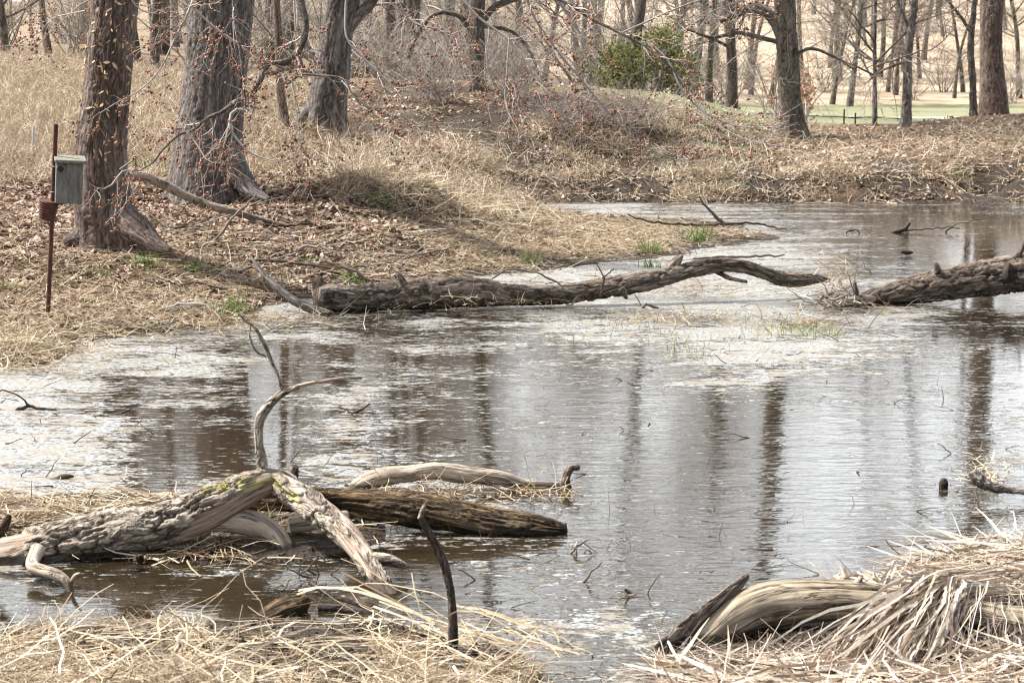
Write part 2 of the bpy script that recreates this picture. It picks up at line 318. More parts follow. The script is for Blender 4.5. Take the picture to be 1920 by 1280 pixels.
# near left mound
cz([(-150, 1205), (0, 1192), (120, 1178), (300, 1163), (450, 1160), (600, 1165), (720, 1178), (850, 1200), (960, 1225), (1030, 1260), (1060, 1320)], 0)
cz([(100, 1235), (400, 1215), (700, 1235), (-100, 1260)], .08); cz([(200, 1300), (600, 1300), (850, 1290), (0, 1300)], .12); cz([(950, 1300)], .05)
for X in (-3, -1.5, -.5): CP.append((X, 4.5, .18)); CP.append((X, 2, .3))
for X in (-6, -3, 0, 3, 6): CP.append((X, -2, .35)); CP.append((X*4, -25, 1.))
# near right pile
cz([(1190, 1320), (1230, 1265), (1300, 1225), (1400, 1180), (1550, 1140), (1700, 1100), (1760, 1045), (1850, 1025), (1950, 1015), (2100, 1010)], 0)
cz([(1450, 1260), (1650, 1200), (1850, 1110), (1800, 1250), (2000, 1100)], .05)
for X in (.7, 1.5, 3): CP.append((X, 4.5, .14)); CP.append((X, 2, .3))
cz([(1120, 1270), (1130, 1340), (1100, 1220), (150, 1140), (450, 1120), (700, 1120), (1000, 1150)], -.08); CP.append((.2, 4.2, -.05))
# reed mat behind the near log
cz([(-100, 925), (0, 930), (150, 930), (300, 935), (450, 945), (600, 950), (690, 965), (720, 990), (690, 1025), (560, 1050), (400, 1062), (200, 1040), (0, 1020), (-120, 1020)], 0)
cz([(50, 970), (250, 980), (500, 990), (640, 990), (-80, 970)], .04)
# open water
cz([(300, 850), (700, 830), (1100, 800), (1500, 800), (1850, 800), (1300, 1000), (1650, 950), (2100, 850), (900, 720), (600, 700), (1300, 1120), (1000, 1020), (1500, 1060), (-150, 830), (2300, 700)], -.3)
cz([(300, 690), (100, 740), (450, 650), (800, 620), (1100, 600), (1350, 560), (1600, 600), (1850, 600), (2100, 580)], -.12)
cz([(1500, 470), (1700, 450), (1900, 450), (1600, 410), (1850, 400), (1400, 395), (1200, 392), (1520, 440), (2100, 420), (1100, 388)], -.2)
# main left bank
cz([(-250, 700), (-120, 690), (0, 688), (60, 690), (110, 668), (150, 642), (280, 627), (420, 614), (475, 602), (500, 575), (560, 560), (620, 548), (760, 535), (850, 528), (930, 515), (1000, 508), (1080, 500), (1200, 488), (1300, 470), (1400, 453), (1455, 440), (1440, 423), (1300, 412), (1150, 408), (1060, 404), (1035, 392), (1015, 380)], 0)
cz([(90, 598), (250, 570), (400, 560), (-100, 600), (30, 640)], .08); cz([(0, 640), (200, 600)], .05)
cz([(1000, 450), (1150, 455), (850, 490)], .08); cz([(1250, 435), (1350, 430), (1400, 436)], .05); cz([(650, 515), (760, 490)], .1)
cy((230, 468, 15), (90, 440, 15.6), (-100, 460, 15.4), (0, 500, 14.2), (300, 500, 14.6), (400, 385, 18), (500, 420, 17), (600, 470, 16), (740, 440, 16.9), (660, 328, 18.4), (655, 303, 19.6),
   (800, 350, 18.8), (760, 325, 19.2), (900, 385, 19.8), (1000, 398, 21), (860, 430, 18.5), (550, 350, 18.5), (450, 300, 20.5), (250, 350, 18.4), (100, 380, 17.2), (0, 300, 20), (-200, 350, 19),
   (0, 200, 27), (200, 200, 27), (0, 112, 36), (150, 122, 35), (330, 140, 32), (-300, 150, 34), (550, 238, 24), (610, 235, 23), (450, 200, 27), (500, 150, 33), (700, 255, 23.5))
CP.append((-1.6, 23.5, .75)); CP.append((-.3, 23.5, .25)); CP.append((-.2, 25, .15)); CP.append((.1, 24.5, .05))
# far bank
for px in (1020, 1150, 1280, 1400, 1520, 1640, 1760, 1900, 2100): cy((px, 376, 25.75), (px, 335, 26.15), (px, 308, 26.9))
cz([(2100, 377)], 0)
cy((700, 268, 27.5), (850, 275, 27.3), (950, 290, 27.0), (760, 215, 29.2), (900, 210, 29.5), (1050, 235, 29.3), (1200, 225, 29.8), (1330, 240, 30), (1480, 262, 31), (1600, 275, 29.5), (1750, 265, 29.6), (1900, 255, 29.8),
   (700, 148, 32), (800, 150, 32.3), (900, 152, 33), (1050, 160, 33.5), (1200, 172, 33.3), (1300, 186, 32.8), (1400, 205, 33), (1550, 243, 32.6), (1620, 241, 32.5), (1700, 236, 32.8), (1800, 222, 33.2), (1900, 214, 33.6), (2100, 205, 34))
CP += [(4.6, 36.5, .42), (6.5, 37, .42), (9, 38, .5), (12, 38, .6), (2, 38, .9), (-1, 38, 1.2), (-4, 38, 1.25), (-9, 42, 2.), (-14, 38, 2.), (6, 45, .36), (12, 47, .36), (2.5, 46, .9), (-3, 48, 1.2),
       (8, 60, .36), (15, 62, .36), (22, 60, .4), (4, 60, .6), (-3, 60, 1.5), (-15, 60, 2.4), (8, 76, .4), (18, 78, .4), (3, 78, .9), (-6, 80, 2.1), (-22, 80, 2.8), (28, 78, .5),
       (12, 100, 1.3), (25, 100, 1.3), (0, 100, 2.4), (-28, 100, 3.2), (15, 130, 4.6), (32, 130, 4.6), (0, 130, 5), (-30, 130, 3.6), (20, 170, 10), (45, 170, 10), (0, 170, 9), (-40, 170, 4.5),
       (20, 260, 20), (80, 260, 20), (-10, 260, 14), (-70, 260, 5), (-250, 350, 6), (0, 450, 24), (250, 450, 26), (-400, 700, 8), (0, 700, 25), (420, 700, 28), (-120, 150, 4), (120, 150, 8), (-60, 60, 3), (60, 60, 2)]
CP = np.array(CP); RT = RBF(CP[:, :2], CP[:, 2])
NR, NC, VA, VB = 1150, 460, math.asinh(-30/4), math.asinh(700/4)
vv = np.linspace(VA, VB, NR); YY = 4*np.sinh(vv); uu = np.linspace(-1, 1, NC)
def wY(Y): return 6+.62*np.abs(Y)
GX = uu[None]*wY(YY)[:, None]; GY = np.broadcast_to(YY[:, None], GX.shape); Q2 = np.stack([GX, GY], -1)
GZ = RT(Q2); P3 = np.stack([GX, GY, np.zeros_like(GX)], -1)
landf = sstep(.0, .25, GZ)
GZ = GZ+(.012+.03*landf)*fbm(P3*2.2, 4, 3)+.012*fbm(P3*9, 3, 9)*(GZ > -.05)+.05*landf*fbm(P3*.7, 3, 5)*sstep(8, 20, GY)
GZ = np.where(GY > 36, np.maximum(GZ, .2), GZ); GZ = np.where((GY < 3), np.maximum(GZ, .02), GZ)
def H(x, y):
    x = np.asarray(x, float); y = np.asarray(y, float)
    a = np.clip((np.arcsinh(y/4)-VA)/(VB-VA)*(NR-1), 0, NR-1.001); b = np.clip((x/wY(y)+1)/2*(NC-1), 0, NC-1.001)
    i = a.astype(int); j = b.astype(int); f = a-i; g = b-j
    return GZ[i, j]*(1-f)*(1-g)+GZ[i+1, j]*f*(1-g)+GZ[i, j+1]*(1-f)*g+GZ[i+1, j+1]*f*g
def hit(px, py, lo=4.2, hi=220, n=260):
    d = rays(px, py); res = np.full(d.shape[:-1]+(3,), np.nan); done = np.zeros(d.shape[:-1], bool); tp = lo
    for t in np.geomspace(lo, hi, n):
        P = d*t+np.array([0, 0, CAMZ]); h = np.maximum(H(P[..., 0], P[..., 1]), 0.); c = (P[..., 2] <= h) & ~done
        if c.any():
            Pm = d*((t+tp)/2)+np.array([0, 0, CAMZ]); Pm[..., 2] = H(Pm[..., 0], Pm[..., 1]); res[c] = Pm[c]; done |= c
        tp = t
    return res
def g1(px, py): return hit(np.array([px], float), np.array([py], float))[0]
ppx, ppy = proj(np.stack([GX, GY, GZ], -1))
def field(ctrl, base=0.):
    c = np.array(ctrl, float); f = RBF(c[:, :2]/100, c[:, 2]-base, False); return lambda px, py: np.clip(f(np.stack([np.clip(px, -300, 2200)/100, np.clip(py, 0, 1400)/100], -1))+base, 0, 1)
STRAW = field([(0, 640, .95), (200, 590, .9), (350, 520, .7), (100, 500, .4), (50, 440, .15), (300, 400, .1), (500, 440, .15), (650, 470, .3), (700, 380, .3), (800, 380, .6), (900, 400, .85), (1000, 440, .9), (1200, 440, 1), (1400, 435, .9),
               (850, 480, .8), (600, 340, .2), (0, 300, .7), (0, 180, 1), (300, 200, .95), (500, 260, .6), (700, 290, .7), (900, 300, .9), (1050, 310, .8), (1200, 310, .6), (1400, 310, .35), (1700, 300, .3), (1900, 290, .4), (1250, 230, .5), (1500, 260, .3),
               (900, 200, .3), (760, 180, .2), (1100, 190, .4), (300, 1250, 1), (700, 1250, 1), (1600, 1200, .9), (200, 970, .9), (500, 1000, .6)])
RED = field([(0, 460, .9), (300, 420, .9), (550, 420, .95), (450, 360, .8), (650, 380, .7), (250, 500, .3), (200, 590, .1), (800, 400, .3), (1100, 440, 0), (0, 250, .1), (300, 250, .2), (550, 300, .5), (1500, 300, .35), (1800, 290, .35), (1200, 230, .1), (900, 250, .2), (300, 1250, 0), (1600, 1200, 0)])
GREEN = field([(0, 400, .2), (250, 500, .35), (100, 530, .25), (0, 250, .15), (400, 330, .4), (600, 500, .25), (700, 500, .3), (1000, 480, .25), (1300, 445, .5), (1350, 265, .75), (1250, 250, .6), (1450, 270, .5), (1200, 200, .4), (1600, 300, .15), (1850, 300, .25),
               (800, 180, .35), (1000, 200, .3), (900, 300, .05), (300, 150, .05), (1100, 320, .05), (500, 1000, 0), (700, 1250, 0), (1700, 1200, 0), (0, 650, .05)])
mud = np.clip(sstep(.075, .0, GZ)+sstep(.15, .55, fbm(P3*1.1, 4, 21))*sstep(.5, .1, GZ)*.7, 0, 1)*(GY < 36)
mud = np.maximum(mud, (GY < 8)*np.maximum(.8+.2*sstep(-.1, .2, fbm(P3*7, 4, 23)), GX > .35)*(GY < 6.9)); fb = sstep(25.2, 25.8, GY)*sstep(27.8, 26.8, GY)*sstep(-1.5, 1, GX); mud = np.maximum(mud, fb*sstep(-.15, .12, fbm(P3*1.2, 4, 31)+.2*(GZ < .2)))  # far waterline: shade of undercut recesses painted in with the mud colour
fm = sstep(27, 28, GY)*sstep(32, 30.5, GY)*sstep(-3.3, -2.2, GX)*sstep(3, 1.5, GX); mud = np.maximum(mud, fm*sstep(-.16, .1, fbm(P3*.9, 4, 35))*.95)
lawn = sstep(36, 38, GY)*sstep(82, 74, GY)*sstep(.07, .09, GX/np.maximum(GY, 1)); lawn = np.maximum(lawn, 1.*sstep(.3, .7, GREEN(ppx, ppy)+.35*fbm(P3*.8, 3, 41))*(GY < 36))
fld = sstep(66, 72, GY)*sstep(-.02, .03, GX/np.maximum(GY, 1)); path = sstep(1., .6, np.abs(GY-(58.5+.6*np.sin(GX*.1))))*(GX > 3); path = np.maximum(path, sstep(.9, .5, np.abs(GY-67-.15*GX))*(GX > 12))
ij = (np.arange(NR-1)[:, None]*NC+np.arange(NC-1)[None]); TQ = np.stack([ij, ij+1, ij+NC+1, ij+NC], -1).reshape(-1, 4)
ter = struct(mk('ground', np.stack([GX, GY, GZ], -1), TQ, MAT['terrain'], None, True, {'strawy': np.where(GY > 36, .8, STRAW(ppx, ppy)), 'reddish': np.where(GY > 36, 0, RED(ppx, ppy)), 'lawn': lawn, 'field': fld*(1-lawn), 'mud': mud}))
# path over the lawn: strips a few millimetres above the grass
def strip(name, xs, yc, hw, mat):
    xs = np.asarray(xs); V = []
    for s in (-1, 1):
        y = yc(xs)+s*hw; V.append(np.stack([xs, y, H(xs, y)+.03], -1))
    V = np.stack(V, 1); k = np.arange(len(xs)-1)*2; return struct(mk(name, V, np.stack([k, k+1, k+3, k+2], -1), mat))
MAT['path'] = simple_mat('pale_path', [(.3, (.36, .34, .3)), (.7, (.48, .46, .41))], 3)
strip('path', np.linspace(4, 40, 80), lambda x: 54+.6*np.sin(x*.12), .9, MAT['path'])

# ------------------------------------------------------------------ water
FILM = field([(1100, 390, .75), (1300, 395, .7), (1500, 385, .5), (1700, 385, .4), (1900, 385, .4), (1500, 410, .5), (1400, 420, .6), (1700, 412, .12), (1900, 420, .1), (1600, 470, .45), (1450, 470, .8), (1400, 500, .85), (1700, 500, .45), (1850, 470, .15), (1750, 440, .25),
    (500, 590, .9), (300, 640, .75), (100, 710, .95), (0, 760, 1), (200, 690, .8), (300, 720, .75), (450, 650, .6), (550, 640, .45), (400, 730, .6), (600, 600, .85), (800, 600, .65), (900, 620, .35), (700, 640, .3), (850, 660, .4), (1000, 640, .55), (1100, 620, .8), (1000, 580, .85), (1200, 560, .95), (1400, 560, .95), (1500, 600, .95), (1700, 610, .85), (1900, 590, .5), (1850, 565, .2), (1900, 640, .2), (1800, 640, .45), (1600, 650, .8), (1400, 670, .95), (1300, 690, .75), (1500, 690, .7), (1600, 720, .3), (1200, 700, .5), (1100, 700, .4), (1000, 720, .4),
    (900, 720, .4), (700, 700, .6), (750, 750, .5), (650, 780, .7), (800, 790, .4), (950, 760, .35), (1100, 770, .25), (1300, 760, .15), (1480, 780, .05), (1700, 750, .1), (1850, 760, .25), (1900, 800, .35), (1750, 830, .3), (1600, 830, .08), (1300, 850, .12), (1100, 860, .1), (900, 840, .25), (750, 870, .4), (700, 830, .6), (550, 860, .35), (350, 800, .2), (300, 900, .15), (400, 880, .2), (100, 780, .75), (50, 840, .9), (150, 880, .9), (250, 740, .5), (480, 720, .3), (0, 900, .9), (400, 920, .8), (600, 910, .8), (200, 910, .9),
    (1200, 900, .08), (1400, 900, .03), (1700, 870, .15), (1900, 870, .5), (1850, 930, .15), (1300, 1000, .03), (1600, 1000, .03), (1100, 950, .25), (950, 950, .6), (850, 990, .6), (750, 1020, .5), (950, 1060, .3), (1100, 1060, .45), (1200, 1100, .4), (1000, 1150, .5), (1200, 1200, .5), (1100, 1250, .6), (1400, 1080, .2), (1700, 1040, .25), (1850, 990, .4), (300, 1100, .15), (100, 1110, .4), (0, 1170, .4), (400, 1110, .1), (600, 1090, .4), (450, 1060, .5), (200, 1080, .15), (250, 1150, .2), (800, 1070, .05), (880, 1110, .3), (700, 1100, .2)])
RIP = field([(1400, 700, .5), (1000, 700, .4), (500, 700, .3), (1400, 900, 1), (1600, 850, .9), (1200, 1050, 1), (1600, 1050, 1), (1000, 1200, .7), (300, 1100, .6), (300, 850, .3), (800, 800, .4), (1300, 385, 1), (1600, 385, .8), (1900, 450, .3)])
wv = np.linspace(math.asinh(3/4), math.asinh(32/4), 330); WYY = 4*np.sinh(wv); wx = np.linspace(-1, 1, 300); WX = wx[None]*(4+.6*WYY)[:, None]; WYg = np.broadcast_to(WYY[:, None], WX.shape)
a_, b_ = proj(np.stack([WX, WYg, 0*WX], -1)); ij = (np.arange(329)[:, None]*300+np.arange(299)[None]); WQ = np.stack([ij, ij+1, ij+301, ij+300], -1).reshape(-1, 4)
struct(mk('water', np.stack([WX, WYg, 0*WX], -1), WQ, MAT['water'], None, True, {'film': FILM(a_, b_), 'ripple': RIP(a_, b_)}))

# ------------------------------------------------------------------ bark tubes: logs and trunks
def resample(P, Rr, ds):
    P = np.asarray(P, float); n0 = len(P); t = np.r_[0, np.cumsum(np.linalg.norm(np.diff(P, axis=0), axis=1))]; n = max(int(t[-1]/ds), 6)+1
    tt = np.linspace(0, t[-1], n); out = np.empty((n, 4)); D = np.c_[P, Rr]
    m = np.gradient(D, t, axis=0); i = np.clip(np.searchsorted(t, tt, 'right')-1, 0, n0-2); h = (t[i+1]-t[i])[:, None]; s = ((tt-t[i])/h[:, 0])[:, None]
    out = (2*s**3-3*s**2+1)*D[i]+(s**3-2*s**2+s)*h*m[i]+(-2*s**3+3*s**2)*D[i+1]+(s**3-s**2)*h*m[i+1]
    return out[:, :3], np.maximum(out[:, 3], .001), tt
def bark(name, P, Rr, mat, parent, cw=.03, cl=.09, depth=.008, ds=.006, sides=None, bare=-.9, lump=.08, grain=0., lichf=None, seed=0, flare=None, flat=1., capn=True, rough_end=0., loc_lump=2.5, barefn=None, split=0.):
    C, r, s = resample(P, Rr, ds); n = len(C); S = sides or int(np.clip(2*math.pi*np.median(r)/ds, 10, 130))
    T = norm(np.gradient(C, axis=0)); U = np.empty_like(T); u = np.array([0, 0, 1.]) if abs(T[0, 2]) < .8 else np.array([0, -1., 0])
    for k in range(n): u = u-T[k]*(u@T[k]); u /= np.linalg.norm(u)+1e-9; U[k] = u
    W = np.cross(T, U); th = np.arange(S)*2*math.pi/S; ct, st = np.cos(th), np.sin(th)
    D = ct[None, :, None]*U[:, None]+st[None, :, None]*W[:, None]; rb = np.median(r)
    cc = np.stack([np.broadcast_to(ct*rb, (n, S)), np.broadcast_to(st*rb, (n, S)), np.broadcast_to(s[:, None], (n, S))], -1)+seed*3.7
    rr = np.repeat(r[:, None], S, 1)*(1+lump*fbm(cc*np.array([1, 1, .4])*loc_lump/max(rb, .02)*.35, 3, seed))
    sh = rr.copy()
    wq = cc+np.stack([fbm(cc*14, 2, 5), fbm(cc*14, 2, 6), fbm(cc*14, 2, 7)], -1)*cw*.5
    f1, f2, idv = voro(wq/np.array([cw*2, cw*2, cl*1.6]), seed); qn = wq/np.array([cw, cw, cl])
    crack = np.maximum(1-sstep(.0, .12, np.abs(fbm(qn*.62, 5, seed+9))), .75*(1-sstep(0, .13, np.abs(fbm(qn*np.array([1.1, 1.1, .8])+31, 3, seed+19)))))
    nb = fbm(cc*np.array([1, 1, .45])*9, 3, seed+40); bm = sstep(-bare-.04, -bare+.04, nb)
    if barefn is not None: bm = np.clip(bm+barefn(s/s[-1])[:, None]*sstep(-.2, .1, nb), 0, 1)
    disp = (1-bm)*(-depth*crack+depth*.6*(idv-.5)+depth*.35*fbm(cc*60, 2, 8))-bm*depth*.9*(bare < 1)
    ln = 0*crack
    if split: ln = (1-sstep(.0, .05, np.abs(fbm(cc*np.array([16, 16, 1.5])+3, 3, seed+60))))*sstep(0, .15, fbm(cc*np.array([7, 7, 3]), 2, seed+61)); disp = disp-split*ln
    if grain: disp = disp+grain*fbm(cc*np.array([90, 90, 5]), 3, seed+3)
    fade = np.clip(r/max(rb, 1e-4), 0, 1)[:, None]; rr = rr+disp*fade
    if rough_end:
        e = sstep(s[-1]-rough_end, s[-1], s)[:, None]; rr = rr*(1-e*.7*np.clip(.2+fbm(cc*35, 3, 77), 0, 1))
    if flare is not None: rr = rr*(1+flare(s, th))
    off = (ct*1.)[None, :, None]*U[:, None]*rr[..., None]+flat*st[None, :, None]*W[:, None]*rr[..., None]
    V = (C[:, None]+off).reshape(-1, 3); ii = np.arange(n-1)[:, None]*S; a = np.arange(S); b = (a+1) % S
    Qd = np.stack([ii+a, ii+b, ii+S+b, ii+S+a], -1).reshape(-1, 4)
    nv = len(V); V = np.r_[V, [C[0]-T[0]*r[0]*.15], [C[-1]+T[-1]*r[-1]*.3]]
    Tr = np.r_[np.stack([np.full(S, nv), b, a], -1), np.stack([np.full(S, nv+1), (n-1)*S+a, (n-1)*S+b], -1)]
    li = np.zeros((n, S)) if lichf is None else np.clip(lichf(V[:n*S].reshape(n, S, 3), D), 0, 1)
    z2 = lambda q: np.r_[q.ravel(), 0, 0]
    return mk(name, V, [Qd, Tr], mat, parent, True, {'crack': z2(np.maximum(crack*(1-bm), ln)), 'bare': z2(bm), 'lich': z2(li), 'bc': np.r_[cc.reshape(-1, 3), [cc[0, 0]], [cc[-1, 0]]]})
def pth(pts, Y0, Y1=None):
    """pixel-traced centre line (px, py, width px[, Y]) -> world points + radii"""
    n = len(pts); Ys = [p[3] if len(p) > 3 else Y0+((Y1 if Y1 else Y0)-Y0)*i/(n-1) for i, p in enumerate(pts)]
    P = np.array([at(p[0], p[1], Y) for p, Y in zip(pts, Ys)]); r = np.array([p[2]/2*Y/F for p, Y in zip(pts, Ys)]); return P, r

# --- near left log with its arms
P, r = pth([(-260, 1085, 110), (-120, 1068, 106), (0, 1050, 100), (100, 1028, 96), (200, 1004, 94), (300, 985, 90), (360, 968, 88), (420, 940, 84), (470, 915, 70), (505, 905, 56), (530, 912, 48)], 6.75, 7.05)
lg = thing('fallen_log', 'thick arched log with flaking bark, yellow lichen and a tall upright branch', 'log', (P[4][0], P[4][1], 0))
def lich(V, D):
    px, py = proj(V); b = np.exp(-((px-450)/75)**2-((py-915)/28)**2)+.8*np.exp(-((px-530)/45)**2-((py-945)/45)**2)
    return sstep(.2, .45, b*(.35+1.1*fbm(V*34, 4, 4)))*.6*sstep(-.2, .3, D[..., 2])
bark('trunk', P, r, MAT['log_bark'], lg, .042, .12, .014, .0032, bare=-.1, lichf=lich, seed=1, lump=.1)
P, r = pth([(470, 910, 52, 7.05), (515, 905, 56, 7.03), (560, 930, 60, 6.95), (600, 958, 62, 6.85), (640, 990, 60, 6.75), (672, 1030, 54, 6.62), (700, 1075, 48, 6.5), (725, 1110, 42, 6.4), (745, 1135, 34, 6.33)], 7)
bark('arm', P, r, MAT['log_bark'], lg, .04, .1, .011, .0038, bare=0, lichf=lich, seed=2, barefn=lambda t: sstep(.4, .6, t))
P, r = pth([(700, 1048, 30, 6.55), (730, 1050, 24, 6.55), (765, 1062, 10, 6.55)], 6.5)
bark('stub', P, r, MAT['log_bark'], lg, .03, .06, .003, .004, bare=.3, seed=3, rough_end=.03)
P, r = pth([(380, 975, 40, 6.95), (440, 975, 50, 6.97), (485, 985, 48, 6.97), (518, 1005, 44, 6.95), (535, 1030, 38, 6.92), (548, 1052, 36, 6.9)], 7)
bark('leg', P, r, MAT['smooth_wood'], lg, .03, .2, .002, .005, bare=.3, seed=4, grain=.0015)
P, r = pth([(545, 985, 34, 7.05), (600, 975, 36, 7.05), (650, 968, 26, 7.1)], 7)
bark('branch', P, r, MAT['smooth_wood'], lg, .03, .2, .002, .005, bare=.3, seed=5, grain=.0015)
P, r = pth([(490, 905, 30), (492, 880, 22), (488, 850, 19), (485, 815, 17), (489, 782, 19), (508, 755, 17), (528, 738, 15), (545, 730, 11), (575, 720, 9), (610, 714, 8), (650, 708, 7), (678, 708, 5)], 7.02)
bark('upright_branch', P, r, MAT['log_bark'], lg, .022, .05, .0022, .003, bare=-.2, seed=6, lump=.16)
P, r = pth([(532, 737, 9), (522, 705, 7), (508, 675, 8), (500, 655, 8), (490, 635, 8), (478, 615, 6), (462, 603, 5), (446, 588, 4)], 7.02)
bark('upright_branch', P, r, MAT['log_bark'], lg, .02, .05, .002, .003, bare=0, seed=7, lump=.2)
P, r = pth([(499, 668, 5), (482, 660, 4), (473, 645, 4), (468, 622, 3), (470, 612, 2)], 7.02)
bark('twig', P, r, MAT['log_bark'], lg, .02, .05, .001, .003, seed=8)
P, r = pth([(70, 1030, 30, 6.6), (62, 1062, 26, 6.5), (85, 1070, 24, 6.45), (108, 1078, 23, 6.42), (125, 1092, 20, 6.4), (133, 1112, 14, 6.38)], 6.5)
bark('branch', P, r, MAT['smooth_wood'], lg, .03, .2, .0015, .003, bare=.4, seed=9)
P, r = pth([(134, 1090, 9, 6.4), (142, 1078, 9, 6.38), (150, 1074, 4, 6.36)], 6.5)
bark('twig', P, r, MAT['smooth_wood'], lg, .03, .2, .001, .003, bare=.4, seed=10)

def log1(name, label, cat, pts, Y0, Y1, mat, part='trunk', extra=(), group=None, **k):
    P, r = pth(pts, Y0, Y1); t = thing(name, label, cat, (P[0][0], P[0][1], 0), group); bark(part, P, r, MAT[mat], t, **k)
    for nm, pts2, Ya, Yb, mt, kk in extra:
        P, r = pth(pts2, Ya, Yb); bark(nm, P, r, MAT[mt], t, **kk)
    return t
def lonely(name, label, cat, pts, Y0, Y1, mat, group=None, **k):
    P, r = pth(pts, Y0, Y1); o = bark(name, P, r, MAT[mat], None, **k); return tag(o, label, cat, group)
lonely('rotten_log', 'dark brown rotten log with mossy grain reaching right from behind the lichen covered log', 'log',
     [(150, 978, 30, 7.3), (260, 962, 36, 7.3), (360, 950, 40, 7.3), (480, 935, 46, 7.3), (600, 938, 52, 7.3), (700, 946, 60, 7.28), (780, 955, 66, 7.25), (860, 968, 62, 7.22), (940, 982, 58, 7.2), (1000, 990, 52, 7.2), (1040, 994, 44, 7.2), (1060, 996, 34, 7.2)], 7, 7, 'rotten',
     cw=.02, cl=.22, depth=.006, ds=.004, grain=.007, seed=11, lump=.16, split=.012, rough_end=.06)
log1('driftwood_log', 'smooth pale barkless log ending in an upturned hook, furthest of the near logs', 'log',
     [(655, 922, 18), (675, 908, 28), (710, 896, 34), (760, 888, 32), (820, 882, 34), (870, 889, 32), (920, 894, 30), (955, 901, 26), (985, 909, 22), (1020, 912, 18), (1055, 912, 15)], 7.95, 8.0, 'smooth_wood',
     cw=.04, cl=.3, depth=.0015, ds=.004, bare=2, seed=12, lump=.2, grain=.002, split=.003,
     extra=[('hook', [(1062, 925, 26), (1060, 905, 20), (1063, 888, 16), (1072, 877, 14), (1086, 875, 12)], 8.0, 8.0, 'fallen_bark', dict(cw=.02, cl=.06, depth=.003, ds=.004, seed=13))])
log1('dead_stick', 'dark twisted stick standing upright out of the near straw mound', 'stick',
     [(856, 1290, 30), (850, 1240, 22), (850, 1190, 19), (848, 1130, 17), (842, 1090, 18), (830, 1050, 19), (812, 1012, 18), (796, 985, 14), (788, 968, 12)], 5.62, 5.62, 'dark_wood', part='stem',
     cw=.012, cl=.08, depth=.003, ds=.003, grain=.003, seed=14, lump=.14,
     extra=[('pale_tip', [(788, 972, 12), (793, 955, 9), (802, 938, 4)], 5.62, 5.62, 'smooth_wood', dict(cw=.02, cl=.1, depth=.001, ds=.003, seed=15))])
lonely('log_stump', 'short broken log end half buried in straw at the edge of the near mound', 'stump', [(470, 1190, 50), (500, 1168, 56), (530, 1150, 58), (556, 1138, 50), (575, 1122, 26)], 6.05, 6.15, 'rotten', cw=.03, cl=.12, depth=.006, ds=.005, grain=.005, seed=16, rough_end=.07)
lonely('fallen_branch', 'grey stick lying between the near mound and the forked log arm', 'stick', [(598, 1138, 17), (640, 1142, 19), (690, 1152, 19), (735, 1166, 17), (780, 1184, 10)], 6.15, 6.1, 'bark_grey', cw=.02, cl=.05, depth=.002, ds=.004, seed=17)
lonely('fallen_branch', 'thin dark crooked stick sloping into the near mound beside the log foot', 'stick', [(580, 1092, 9), (620, 1115, 10), (660, 1128, 10), (700, 1145, 8), (735, 1170, 6)], 6.35, 6.05, 'dark_wood', cw=.02, cl=.05, depth=.001, ds=.004, seed=18)
lonely('dead_stick', 'jagged orange brown stick end at the left picture edge above the arched log', 'stick', [(-40, 1015, 26), (-5, 1000, 24), (8, 985, 20), (18, 965, 10)], 6.6, 6.6, 'rotten', cw=.02, cl=.1, depth=.003, ds=.004, grain=.003, seed=19)
lonely('sunken_log', 'dark wet log lying low in the water under the arch of the lichen covered log', 'log', [(230, 1062, 26), (300, 1050, 34), (370, 1038, 36), (430, 1030, 30), (470, 1028, 16)], 7.1, 7.2, 'dark_wood', cw=.03, cl=.1, depth=.004, ds=.006, seed=41)
# --- near right arched log
log1('arched_log', 'big bleached barkless log arching over dead reeds with one branch reaching down', 'log',
     [(1290, 1240, 50, 5.75), (1330, 1195, 66, 5.8), (1375, 1160, 80, 5.85), (1430, 1137, 90, 5.9), (1500, 1128, 86, 5.92), (1570, 1125, 80, 5.92), (1640, 1132, 80, 5.92), (1720, 1146, 84, 5.9), (1800, 1160, 88, 5.88), (1900, 1180, 88, 5.85), (2020, 1200, 90, 5.8), (2160, 1215, 90, 5.8)], 5.9, 5.9, 'drift_wood', bare=2, 
     cw=.03, cl=.55, depth=.004, ds=.0035, grain=.0034, seed=20, lump=.11, split=.007,
     extra=[('branch', [(1740, 1150, 64, 5.85), (1765, 1180, 62, 5.72), (1788, 1220, 56, 5.58), (1803, 1262, 54, 5.45), (1818, 1320, 52, 5.3)], 5.8, 5.5, 'drift_wood', dict(bare=2, split=.005, cw=.03, cl=.4, depth=.003, ds=.004, grain=.003, seed=21))])
lonely('bark_slab', 'long strip of dark bark with pale inner wood leaning on the arched log', 'bark', [(1170, 1300, 40), (1205, 1262, 46), (1250, 1212, 46), (1300, 1165, 40), (1350, 1125, 34), (1385, 1096, 26), (1402, 1080, 16)], 5.6, 5.95, 'fallen_bark', cw=.03, cl=.12, depth=.006, ds=.005, grain=.003, seed=22, flat=.45, bare=-.1, rough_end=.05)
